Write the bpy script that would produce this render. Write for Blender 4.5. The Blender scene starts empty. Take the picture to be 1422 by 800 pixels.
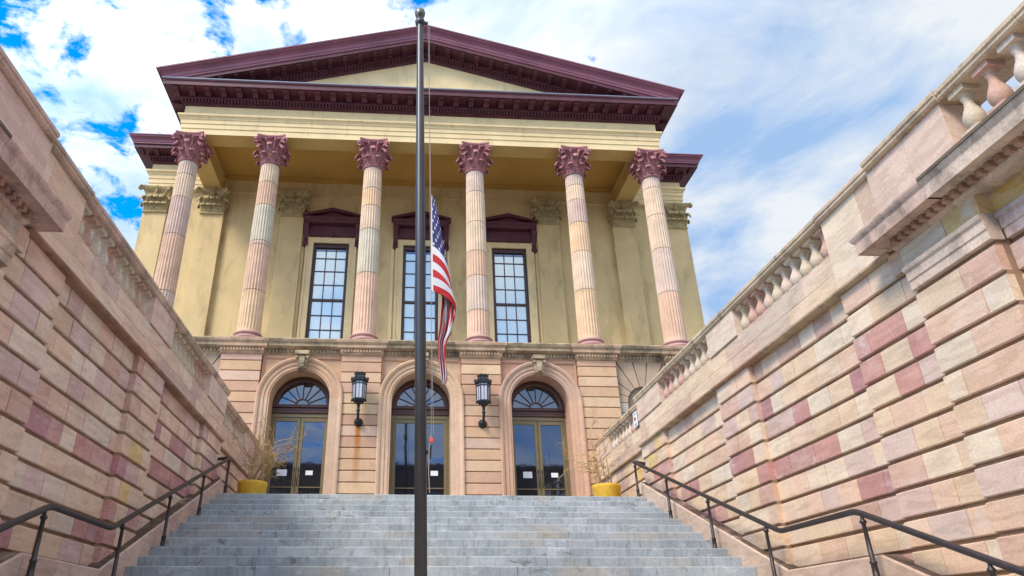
import bpy, bmesh, math, random
from mathutils import Vector, Matrix, noise
R = math.radians
PI = math.pi
random.seed(7)
SC = bpy.context.scene
COL = SC.collection

# ------------------------------------------------------------------ helpers
def srgb(r, g, b):
    return tuple(((c/255)/12.92 if c/255 <= .04045 else ((c/255+.055)/1.055)**2.4) for c in (r, g, b))

class MB:
    """mesh collector with one colour per face"""
    def __init__(s): s.v = []; s.f = []; s.c = []; s.sm = []
    def add(s, vs, fs, col=(1, 1, 1), smooth=False):
        o = len(s.v); s.v += [tuple(p) for p in vs]
        for f in fs: s.f.append([i+o for i in f]); s.c.append(col); s.sm.append(smooth)
    def box(s, x0, x1, y0, y1, z0, z1, col=(1, 1, 1)):
        vs = [(x, y, z) for z in (z0, z1) for y in (y0, y1) for x in (x0, x1)]
        s.add(vs, [(0, 2, 3, 1), (4, 5, 7, 6), (0, 1, 5, 4), (2, 6, 7, 3), (0, 4, 6, 2), (1, 3, 7, 5)], col)
    def prism(s, prof, axis, a, b, col=(1, 1, 1), smooth=False):
        """prof 2-d points; axis 'x': prof=(y,z); 'y': prof=(x,z); 'z': prof=(x,y)"""
        def P(p, t): return {'x': (t, p[0], p[1]), 'y': (p[0], t, p[1]), 'z': (p[0], p[1], t)}[axis]
        n = len(prof); vs = [P(p, a) for p in prof]+[P(p, b) for p in prof]
        s.add(vs, [(i, (i+1) % n, n+(i+1) % n, n+i) for i in range(n)], col, smooth)
        s.add(vs, [tuple(range(n)), tuple(range(2*n-1, n-1, -1))], col)
    def loft(s, rings, col=(1, 1, 1), smooth=True, closed=True, cap0=True, cap1=True):
        n = len(rings[0]); vs = [p for r in rings for p in r]; fs = []
        for k in range(len(rings)-1):
            for i in range(n if closed else n-1):
                j = (i+1) % n; fs.append((k*n+i, k*n+j, (k+1)*n+j, (k+1)*n+i))
        s.add(vs, fs, col, smooth)
        if cap0: s.add(rings[0], [tuple(range(n-1, -1, -1))], col)
        if cap1: s.add(rings[-1], [tuple(range(n))], col)
    def lathe(s, prof, cx=0, cy=0, seg=24, col=(1, 1, 1), smooth=True):
        rings = [[(cx+r*math.cos(2*PI*i/seg), cy+r*math.sin(2*PI*i/seg), z) for i in range(seg)] for r, z in prof]
        s.loft(rings, col, smooth)
    def tube(s, pts, rad, seg=8, col=(1, 1, 1)):
        pts = [Vector(p) for p in pts]; n = len(pts)
        if not hasattr(rad, '__len__'): rad = [rad]*n
        d0 = (pts[1]-pts[0]).normalized()
        up = Vector((0, 0, 1)) if abs(d0.z) < .9 else Vector((1, 0, 0))
        a = d0.cross(up).normalized(); rings = []
        for i in range(n):
            d = (pts[min(i+1, n-1)]-pts[max(i-1, 0)]).normalized()
            a = (a-d*a.dot(d)).normalized(); b = d.cross(a)
            rings.append([tuple(pts[i]+(a*math.cos(2*PI*k/seg)+b*math.sin(2*PI*k/seg))*rad[i]) for k in range(seg)])
        s.loft(rings, col)
    def slab(s, x0, x1, y0, y1, prof, col=(1, 1, 1)):
        """moulded slab: profile (outward offset, z) swept round a rectangle"""
        rings = [[(x0-o, y0-o, z), (x1+o, y0-o, z), (x1+o, y1+o, z), (x0-o, y1+o, z)] for o, z in prof]
        s.loft(rings, col, False)
    def sweep(s, path, mit, prof, col=(1, 1, 1), colf=None):
        """open sweep of profile (o,z) along plan path with mitre vectors"""
        n = len(path); rings = []
        for o, z in prof: rings.append([(p[0]+m[0]*o, p[1]+m[1]*o, z) for p, m in zip(path, mit)])
        for k in range(len(rings)-1):
            s.loft([rings[k], rings[k+1]], colf(k) if colf else col, False, closed=False, cap0=False, cap1=False)
    def build(s, name, mat, parent=None, bevel=0, xf=None, recalc=True, seg=1, smooth_angle=None):
        me = bpy.data.meshes.new(name)
        vs = s.v if xf is None else [xf(p) for p in s.v]
        me.from_pydata(vs, [], s.f); me.update()
        if recalc:
            bm = bmesh.new(); bm.from_mesh(me); bmesh.ops.recalc_face_normals(bm, faces=bm.faces); bm.to_mesh(me); bm.free()
        ca = me.color_attributes.new('Col', 'FLOAT_COLOR', 'CORNER')
        for p in me.polygons:
            c = s.c[p.index]; p.use_smooth = s.sm[p.index]
            for li in p.loop_indices: ca.data[li].color = (c[0], c[1], c[2], 1)
        if mat: me.materials.append(mat)
        o = bpy.data.objects.new(name, me); COL.objects.link(o)
        if parent: o.parent = parent
        if bevel:
            m = o.modifiers.new('bevel', 'BEVEL'); m.width = bevel; m.segments = seg; m.limit_method = 'ANGLE'; m.angle_limit = R(35)
        return o

def tag(o, label=None, cat=None, group=None, kind=None):
    if label: o['label'] = label
    if cat: o['category'] = cat
    if group: o['group'] = group
    if kind: o['kind'] = kind
    return o
def empty(name, loc=(0, 0, 0), parent=None):
    o = bpy.data.objects.new(name, None); COL.objects.link(o); o.location = loc; o.empty_display_size = .3
    if parent: o.parent = parent
    return o
def dup(root, loc, children=True):
    kids = [c for c in COL.objects if c.parent == root]
    r = root.copy(); COL.objects.link(r); r.location = loc
    for ch in kids:
        g = [x for x in COL.objects if x.parent == ch]
        c = ch.copy(); COL.objects.link(c); c.parent = r
        for q in g:
            d = q.copy(); COL.objects.link(d); d.parent = c
    return r

# ------------------------------------------------------------------ materials
def new_mat(name):
    m = bpy.data.materials.new(name); m.use_nodes = True
    nt = m.node_tree; b = nt.nodes['Principled BSDF']
    return m, nt, b
def N(nt, t, **k):
    n = nt.nodes.new(t)
    for a, v in k.items(): setattr(n, a, v)
    return n
def mixc(nt, fac, a, b, mode='MIX'):
    n = N(nt, 'ShaderNodeMix', data_type='RGBA', blend_type=mode)
    for sock, v in ((n.inputs[0], fac), (n.inputs[6], a), (n.inputs[7], b)):
        if isinstance(v, bpy.types.NodeSocket): nt.links.new(v, sock)
        elif isinstance(v, (int, float)): sock.default_value = v
        else: sock.default_value = (*v[:3], 1)
    return n.outputs[2]
def ramp(nt, src, stops):
    n = N(nt, 'ShaderNodeValToRGB'); e = n.color_ramp.elements
    while len(e) < len(stops): e.new(.5)
    for i, (p, c) in enumerate(stops):
        e[i].position = p; e[i].color = (c, c, c, 1) if isinstance(c, (int, float)) else (*c, 1)
    nt.links.new(src, n.inputs[0]); return n.outputs[0]
def noise_n(nt, vec, scale, detail=4, rough=.55, dist=0):
    n = N(nt, 'ShaderNodeTexNoise'); n.inputs['Scale'].default_value = scale; n.inputs['Detail'].default_value = detail
    n.inputs['Roughness'].default_value = rough; n.inputs['Distortion'].default_value = dist
    nt.links.new(vec, n.inputs['Vector']); return n.outputs['Fac']
def mapping(nt, scale=(1, 1, 1), loc=(0, 0, 0), rot=(0, 0, 0), src='Object'):
    t = N(nt, 'ShaderNodeTexCoord'); m = N(nt, 'ShaderNodeMapping')
    m.inputs['Scale'].default_value = scale; m.inputs['Location'].default_value = loc; m.inputs['Rotation'].default_value = rot
    nt.links.new(t.outputs[src], m.inputs['Vector']); return m.outputs['Vector']

def surface(name, base=None, rough=.85, var=.18, vscale=2.5, fine=.1, fscale=40, stain=(.25, .2, .15), stain_amt=.25, stain_scale=(1.2, 1.2, .35),
            bump=.3, bscale=60, vein=0, spec=.3, stain_at=.55):
    """weathered mineral/paint surface. base None: use the face colour attribute"""
    m, nt, b = new_mat(name); L = nt.links
    co = mapping(nt)
    if base is None:
        a = N(nt, 'ShaderNodeAttribute', attribute_name='Col'); c = a.outputs['Color']
    else:
        rg = N(nt, 'ShaderNodeRGB'); rg.outputs[0].default_value = (*base, 1); c = rg.outputs[0]
    n1 = ramp(nt, noise_n(nt, co, vscale, 5), [(.3, 1-var), (.7, 1+var)])
    c = mixc(nt, 1, c, n1, 'MULTIPLY')
    n2 = ramp(nt, noise_n(nt, co, fscale, 3), [(.3, 1-fine), (.7, 1+fine)])
    c = mixc(nt, 1, c, n2, 'MULTIPLY')
    if vein:
        w = N(nt, 'ShaderNodeTexWave'); w.inputs['Scale'].default_value = 1.1; w.inputs['Distortion'].default_value = 14; w.inputs['Detail'].default_value = 3
        w.inputs['Detail Scale'].default_value = 1.3
        L.new(mapping(nt, (1, .6, 3.2), rot=(.25, .1, 0)), w.inputs['Vector'])
        c = mixc(nt, vein, c, ramp(nt, w.outputs['Fac'], [(.1, (.72, .64, .58)), (.5, (1.0, 1.0, 1.0)), (.9, (1.08, 1.06, 1.04))]), 'MULTIPLY')
        c = mixc(nt, 1, c, ramp(nt, noise_n(nt, mapping(nt, (2, 2, 60)), 2, 3), [(.3, .93), (.7, 1.05)]), 'MULTIPLY')
    if name == 'sandstone_blocks':
        pt = ramp(nt, noise_n(nt, mapping(nt, (1, 1, 1.6), (3, 7, 1)), 1.9, 6, .62, .8), [(.52, 0), (.68, .40)])
        c = mixc(nt, pt, c, (.66, .46, .36))
        pt = ramp(nt, noise_n(nt, mapping(nt, (1, 1, 1.6), (8, 1, 5)), 2.6, 6, .62, .8), [(.58, 0), (.70, .6)])
        c = mixc(nt, pt, c, (.68, .58, .48))
        pt = ramp(nt, noise_n(nt, mapping(nt, (1, 1, .8), (1, 4, 9)), 14, 4, .7), [(.70, 0), (.76, .6)])
        c = mixc(nt, pt, c, (.25, .17, .12))
    if stain_amt:
        s = ramp(nt, noise_n(nt, mapping(nt, stain_scale), 2.2, 8, .68, .4), [(stain_at, 0), (stain_at+.22, stain_amt)])
        c = mixc(nt, s, c, stain)
    L.new(c, b.inputs['Base Color']); b.inputs['Roughness'].default_value = rough
    b.inputs['Specular IOR Level'].default_value = spec
    bp = N(nt, 'ShaderNodeBump'); bp.inputs['Strength'].default_value = bump; bp.inputs['Distance'].default_value = .01
    L.new(noise_n(nt, co, bscale, 6, .7), bp.inputs['Height']); L.new(bp.outputs[0], b.inputs['Normal'])
    return m
def plain(name, col, rough=.5, metal=0, spec=.5, bump=0):
    m, nt, b = new_mat(name); b.inputs['Base Color'].default_value = (*col, 1)
    b.inputs['Roughness'].default_value = rough; b.inputs['Metallic'].default_value = metal; b.inputs['Specular IOR Level'].default_value = spec
    if bump:
        co = mapping(nt); c = mixc(nt, ramp(nt, noise_n(nt, co, 6, 6), [(.35, 0), (.7, bump)]), col, tuple(x*.5+.02 for x in col))
        nt.links.new(c, b.inputs['Base Color'])
    return m

M = {}
M['block'] = surface('sandstone_blocks', None, var=.07, vscale=2.6, fine=.10, stain=(.30, .22, .16), stain_amt=.35, stain_scale=(1, 1, .8), vein=.35, bump=.3, stain_at=.62)
M['moulded'] = surface('weathered_sandstone', None, var=.22, vscale=3, fine=.14, stain=(.10, .08, .06), stain_amt=.75, stain_scale=(1.5, 1.5, .9), bump=.4, stain_at=.5)
M['backing'] = surface('bed_joint_mortar', (.29, .19, .115), var=.25, stain_amt=.3)
M['cream'] = surface('cream_painted_stucco', (.61, .45, .22), var=.09, vscale=1.3, fine=.06, stain=(.24, .17, .08), stain_amt=.65, stain_scale=(.7, .7, .22), bump=.15, bscale=25, rough=.7, stain_at=.52)
M['creamtrim'] = surface('cream_painted_trim', (.74, .57, .31), var=.09, vscale=1.4, fine=.05, stain=(.32, .23, .11), stain_amt=.55, stain_scale=(1.6, 1.6, .5), bump=.08, rough=.6)
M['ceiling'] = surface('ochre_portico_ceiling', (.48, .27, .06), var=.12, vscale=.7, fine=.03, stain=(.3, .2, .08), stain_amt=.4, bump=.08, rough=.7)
M['beam'] = surface('ochre_beam', (.55, .37, .13), var=.1, vscale=.9, fine=.04, stain=(.3, .2, .08), stain_amt=.4, bump=.08, rough=.7)  # beam soffits and inner faces, a darker ochre than the cream entablature
M['capstone'] = surface('carved_cream_stone', (.42, .32, .16), var=.2, vscale=5, stain=(.12, .10, .05), stain_amt=.6, stain_scale=(3, 3, 3), bump=.4)
M['maroon'] = surface('maroon_paint', (.088, .018, .027), var=.3, vscale=2, fine=.06, stain=(.045, .012, .022), stain_amt=.5, stain_scale=(1, 1, .6), bump=.1, rough=.5, spec=.45)
M['plum'] = surface('plum_painted_gutter', (.21, .062, .092), var=.2, vscale=1.5, fine=.04, stain=(.09, .03, .05), stain_amt=.4, stain_scale=(.5, 2, 2), bump=.05, rough=.42, spec=.5)
M['capital'] = surface('maroon_pink_sandstone', (.36, .155, .165), var=.25, vscale=6, fine=.12, stain=(.07, .025, .04), stain_amt=.6, stain_scale=(4, 4, 4), bump=.5)
M['shaft'] = surface('column_sandstone', None, var=.13, vscale=2.5, fine=.12, stain=(.20, .12, .08), stain_amt=.5, stain_scale=(2.5, 2.5, .7), bump=.4, stain_at=.58)
M['podium'] = surface('peach_sandstone', None, var=.10, vscale=1.6, fine=.08, stain=(.26, .14, .08), stain_amt=.4, stain_scale=(1.2, 1.2, .6), vein=.1, bump=.35, stain_at=.57)
M['belt'] = surface('soot_stained_belt_stone', (.40, .30, .19), var=.3, vscale=2.5, stain=(.10, .085, .06), stain_amt=.8, stain_scale=(1.2, 1.2, 1.5), bump=.4, stain_at=.45)
M['doorframe'] = plain('bronze_gold_door_frame', (.20, .155, .075), .45, .25, bump=.4)
M['brownwood'] = plain('dark_red_brown_frame', (.075, .026, .020), .45)
M['windowframe'] = plain('dark_plum_window_frame', (.055, .020, .022), .4)
M['iron'] = surface('black_brown_iron', (.030, .021, .019), rough=.42, var=.25, vscale=5, fine=.15, stain=(.075, .032, .018), stain_amt=.6, stain_scale=(4, 4, 3), bump=.25, bscale=90, spec=.5)
M['lantern'] = plain('black_green_iron', (.014, .020, .024), .4, .4, bump=.3)
M['paper'] = plain('white_paper', (.72, .74, .76), .8)
M['lead'] = plain('grey_metal_flashing', (.22, .24, .28), .4, .6)
M['rope'] = plain('pale_rope', (.30, .28, .25), .8)
M['redclip'] = plain('orange_red_clip', (.75, .08, .02), .5)
M['steelball'] = plain('tarnished_steel_ball', (.16, .14, .11), .4, .8, bump=.4)
M['roof'] = plain('dull_metal_roof', (.12, .06, .07), .6)

def m_glass(name, dark, refl, fac, rough=.03):
    m, nt, b = new_mat(name); L = nt.links
    b.inputs['Base Color'].default_value = (*dark, 1); b.inputs['Roughness'].default_value = .6
    g = N(nt, 'ShaderNodeBsdfGlossy'); g.inputs['Color'].default_value = (*refl, 1); g.inputs['Roughness'].default_value = rough
    bp = N(nt, 'ShaderNodeBump'); bp.inputs['Strength'].default_value = .06; bp.inputs['Distance'].default_value = .02
    L.new(noise_n(nt, mapping(nt), 1.6, 2), bp.inputs['Height']); L.new(bp.outputs[0], g.inputs['Normal'])
    mx = N(nt, 'ShaderNodeMixShader'); mx.inputs[0].default_value = fac
    L.new(b.outputs[0], mx.inputs[1]); L.new(g.outputs[0], mx.inputs[2])
    L.new(mx.outputs[0], nt.nodes['Material Output'].inputs['Surface']); return m
M['doorglass'] = m_glass('dark_door_glass', (.006, .006, .008), (.105, .14, .21), .65)
M['fanglass'] = m_glass('fanlight_glass', (.02, .02, .025), (.17, .185, .21), .7)
M['lampglass'] = m_glass('milky_lantern_glass', (.50, .50, .56), (.8, .8, .85), .12, .2)
# upper windows: pale blinds behind glass
def m_blind():
    m, nt, b = new_mat('blind_behind_glass'); L = nt.links
    co = mapping(nt)
    br = N(nt, 'ShaderNodeTexWave', bands_direction='X'); br.inputs['Scale'].default_value = 9; br.inputs['Distortion'].default_value = .6
    L.new(co, br.inputs['Vector'])
    c = mixc(nt, ramp(nt, br.outputs['Fac'], [(.2, .0), (.8, 1.)]), (.36, .43, .46), (.50, .55, .56))
    n1 = ramp(nt, noise_n(nt, mapping(nt, (1, 1, .8)), .9, 3), [(.35, 0), (.68, .8)])
    c = mixc(nt, n1, c, (.36, .50, .60))
    L.new(c, b.inputs['Base Color']); b.inputs['Roughness'].default_value = .7
    g = N(nt, 'ShaderNodeBsdfGlossy'); g.inputs['Color'].default_value = (.80, .92, .97, 1); g.inputs['Roughness'].default_value = .08
    bp = N(nt, 'ShaderNodeBump'); bp.inputs['Strength'].default_value = .12; bp.inputs['Distance'].default_value = .02
    L.new(noise_n(nt, co, 1.8, 2), bp.inputs['Height']); L.new(bp.outputs[0], g.inputs['Normal'])
    mx = N(nt, 'ShaderNodeMixShader'); mx.inputs[0].default_value = .28
    L.new(b.outputs[0], mx.inputs[1]); L.new(g.outputs[0], mx.inputs[2]); L.new(mx.outputs[0], nt.nodes['Material Output'].inputs['Surface'])
    return m
M['blind'] = m_blind()

def m_pierstain():
    m = M['podium'].copy(); m.name = 'peach_sandstone_rust_streak'; nt = m.node_tree; L = nt.links
    b = nt.nodes['Principled BSDF']; src = b.inputs['Base Color'].links[0].from_socket
    co = N(nt, 'ShaderNodeTexCoord'); sp = N(nt, 'ShaderNodeSeparateXYZ'); L.new(co.outputs['Object'], sp.inputs[0])
    # streak under the lantern bracket, narrow, fading downwards
    dx = N(nt, 'ShaderNodeMath', operation='ADD'); dx.inputs[1].default_value = 1.747*.957; L.new(sp.outputs['X'], dx.inputs[0])
    nz = N(nt, 'ShaderNodeMath', operation='MULTIPLY_ADD'); nz.inputs[1].default_value = .07; nz.inputs[2].default_value = -.035
    L.new(noise_n(nt, mapping(nt, (1, 1, 1)), 5, 4), nz.inputs[0])
    d2 = N(nt, 'ShaderNodeMath', operation='ADD'); L.new(dx.outputs[0], d2.inputs[0]); L.new(nz.outputs[0], d2.inputs[1])
    ab = N(nt, 'ShaderNodeMath', operation='ABSOLUTE'); L.new(d2.outputs[0], ab.inputs[0])
    xr = N(nt, 'ShaderNodeMapRange'); xr.inputs['From Min'].default_value = .03; xr.inputs['From Max'].default_value = .11
    xr.inputs['To Min'].default_value = 1; xr.inputs['To Max'].default_value = 0; L.new(ab.outputs[0], xr.inputs[0])
    zr = N(nt, 'ShaderNodeMapRange'); zr.inputs['From Min'].default_value = .8; zr.inputs['From Max'].default_value = 2.5; L.new(sp.outputs['Z'], zr.inputs[0])
    zc = N(nt, 'ShaderNodeMath', operation='LESS_THAN'); zc.inputs[1].default_value = 2.68; L.new(sp.outputs['Z'], zc.inputs[0])
    a = N(nt, 'ShaderNodeMath', operation='MULTIPLY'); L.new(xr.outputs[0], a.inputs[0]); L.new(zr.outputs[0], a.inputs[1])
    a2 = N(nt, 'ShaderNodeMath', operation='MULTIPLY'); L.new(a.outputs[0], a2.inputs[0]); L.new(zc.outputs[0], a2.inputs[1])
    c = mixc(nt, a2.outputs[0], src, (.36, .13, .015)); L.new(c, b.inputs['Base Color']); return m
M['pierstain'] = m_pierstain()

def m_steps():
    m, nt, b = new_mat('blue_grey_granite'); L = nt.links
    co = mapping(nt)
    c = mixc(nt, ramp(nt, noise_n(nt, co, 1.4, 6, .6), [(.3, 0), (.7, 1)]), (.30, .34, .36), (.50, .535, .55))
    c = mixc(nt, ramp(nt, noise_n(nt, co, 90, 2), [(.35, 0), (.65, .35)]), c, (.14, .16, .18))
    # water marks running down the risers and mossy, sooty blotches with a shape of their own
    c = mixc(nt, ramp(nt, noise_n(nt, mapping(nt, (7, .3, 1.2)), 2.2, 6, .7), [(.48, 0), (.68, .6)]), c, (.20, .19, .18))
    c = mixc(nt, ramp(nt, noise_n(nt, mapping(nt, (1.6, 1.2, 2.6)), 2.2, 8, .75, .6), [(.57, 0), (.66, .75)]), c, (.12, .11, .10))
    c = mixc(nt, ramp(nt, noise_n(nt, mapping(nt, (2.5, 1, 4), (5, 2, 1)), 1.7, 6, .7, .4), [(.56, 0), (.7, .55)]), c, (.60, .62, .62))
    c = mixc(nt, ramp(nt, noise_n(nt, mapping(nt, (1, 1, 1), (9, 2, 4)), 1.1, 4, .6), [(.54, 0), (.70, .5)]), c, (.44, .37, .28))
    L.new(c, b.inputs['Base Color']); b.inputs['Roughness'].default_value = .92; b.inputs['Specular IOR Level'].default_value = .2
    bp = N(nt, 'ShaderNodeBump'); bp.inputs['Strength'].default_value = .4; bp.inputs['Distance'].default_value = .01
    L.new(noise_n(nt, co, 50, 6, .7), bp.inputs['Height']); L.new(bp.outputs[0], b.inputs['Normal']); return m
M['steps'] = m_steps()
M['paving'] = surface('grey_paving', (.30, .30, .29), var=.15, stain=(.15, .14, .13), stain_amt=.4)
M['asphalt'] = surface('asphalt', (.05, .05, .052), var=.2, stain_amt=.2, stain=(.03, .03, .03))
M['planter'] = surface('yellow_planter', (.66, .38, .04), var=.22, vscale=4, fine=.05, stain=(.25, .14, .03), stain_amt=.5, stain_scale=(4, 4, .8), bump=.1, rough=.6)
M['twig'] = surface('straw_dry_twigs', (.44, .29, .13), var=.25, stain_amt=0)
M['soil'] = plain('dark_soil', (.05, .035, .02), .9)
M['brick'] = surface('dull_brick', (.20, .10, .07), var=.2, stain_amt=.3)

def m_pole():
    m, nt, b = new_mat('dark_bronze_pole'); L = nt.links
    c = mixc(nt, ramp(nt, noise_n(nt, mapping(nt, (3, 3, .25)), 3, 5), [(.35, 0), (.7, 1)]), (.028, .026, .028), (.060, .055, .052))
    L.new(c, b.inputs['Base Color']); b.inputs['Metallic'].default_value = .35; b.inputs['Roughness'].default_value = .36; return m
M['pole'] = m_pole()

# ------------------------------------------------------------------ camera
cam = bpy.data.cameras.new('camera'); co = bpy.data.objects.new('camera', cam); COL.objects.link(co); SC.camera = co
yaw, pit, rol = R(3.85), R(26.293), R(-.247)
CAM = Vector((-.668, -14.154, -2.451))
fwd = Vector((math.sin(yaw)*math.cos(pit), math.cos(yaw)*math.cos(pit), math.sin(pit)))
rgt = Vector((math.cos(yaw), -math.sin(yaw), 0)); up = rgt.cross(fwd)
r2 = rgt*math.cos(rol)+up*math.sin(rol); u2 = -rgt*math.sin(rol)+up*math.cos(rol)
co.matrix_world = Matrix(((r2.x, u2.x, -fwd.x, CAM.x), (r2.y, u2.y, -fwd.y, CAM.y), (r2.z, u2.z, -fwd.z, CAM.z), (0, 0, 0, 1)))
cam.sensor_width = 36; cam.lens = 971.1/1422*36; cam.shift_x = (711-623.7)/1422; cam.clip_end = 3000; cam.clip_start = .05

# ------------------------------------------------------------------ stairs, ground
T, RS, WS = .41, .164, 4.24
GZ = -24*RS-.15
def stairs():
    g = MB()
    rnd = random.Random(3)
    def flight(y0, z0, n, first):
        for k in range(n):
            yn = y0-k*T; z = z0-k*RS            # nosing k; riser below it
            yb = yn+T+.05 if k or not first else 5.0
            x = -WS
            cuts = [-WS]
            while x < WS-1.4: x += rnd.uniform(1.5, 2.6); cuts.append(min(x, WS))
            if cuts[-1] < WS: cuts[-1 if WS-cuts[-1] < .6 and len(cuts) > 2 else len(cuts):] = [WS]
            for a, b in zip(cuts, cuts[1:]):
                dz = rnd.uniform(-.003, .003); dy = rnd.uniform(-.004, .004)
                nose = [(yb, z-RS-.05), (yn+.004+dy, z-RS-.05), (yn+dy, z-.014+dz), (yn+.004+dy, z-.004+dz), (yn+.014+dy, z+dz), (yb, z+dz)]
                nr = max(2, int((b-a)/.16)); rg = []
                for q in range(nr+1):
                    xq = a+.003+(b-a-.006)*q/nr; jz = rnd.gauss(0, .0012)-(.007 if rnd.random() < .03 else 0); jy = rnd.gauss(0, .0014)+(.008 if rnd.random() < .03 else 0)
                    rg.append([(xq, p[0]+(jy if 1 <= m_ <= 4 else 0), p[1]+(jz if 2 <= m_ <= 4 else 0)) for m_, p in enumerate(nose)])
                g.loft(rg, smooth=False)
    flight(0, 0, 12, True)
    for k in range(1):
        g.box(-WS, WS, -6.83, -4.85, -12*RS-.3, -12*RS)      # middle landing
    flight(-6.83-.0, -12*RS-.002, 12, False)
    o = g.build('stairs', M['steps']); tag(o, kind='structure')
    g = MB(); g.box(-60, 60, -19, -11.4, GZ-.2, GZ+.012); tag(g.build('pavement', M['paving'], bevel=.02), kind='structure')
    g = MB(); g.box(-60, 60, -31, -19, GZ-.3, GZ-.13); tag(g.build('road', M['asphalt']), kind='structure')
    g = MB(); g.add([(-900, -900, GZ-.2), (900, -900, GZ-.2), (900, 900, GZ-.2), (-900, 900, GZ-.2)], [(0, 1, 2, 3)])
    tag(g.build('ground', M['paving']), kind='structure')
    g = MB()
    for s in (-1, 1): g.box(min(s*4.8, s*17), max(s*4.8, s*17), -14.5, 8.2, GZ-.1, .95)
    tag(g.build('terrace', M['paving']), kind='structure')
stairs()

# ------------------------------------------------------------------ retaining walls
BEI = [(.70, .53, .38), (.68, .50, .365), (.73, .58, .43), (.69, .51, .35), (.71, .52, .35), (.69, .57, .43), (.70, .48, .35)]
PINKL = [(.60, .42, .36), (.63, .47, .40), (.60, .39, .30)]
PINK = [(.49, .25, .22), (.54, .29, .24), (.45, .24, .235), (.55, .32, .28)]
YEL = [(.66, .44, .17), (.68, .49, .22)]
def pick(rnd, state, z, ylim=.31):
    """stone colour; pink stones come in short runs"""
    lo = z < .3
    if state[0] > 0: state[0] -= 1; base = rnd.choice(PINK if rnd.random() < .8 else PINKL)
    else:
        q = rnd.random()
        if q < (.12 if lo else .03): state[0] = rnd.choice((0, 1, 1, 2)); base = rnd.choice(PINK)
        elif q < .27: base = rnd.choice(PINKL)
        elif q < ylim: base = rnd.choice(YEL)
        else: base = rnd.choice(BEI)
    k = rnd.uniform(.93, 1.06)
    return tuple(c*k for c in base)

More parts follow.
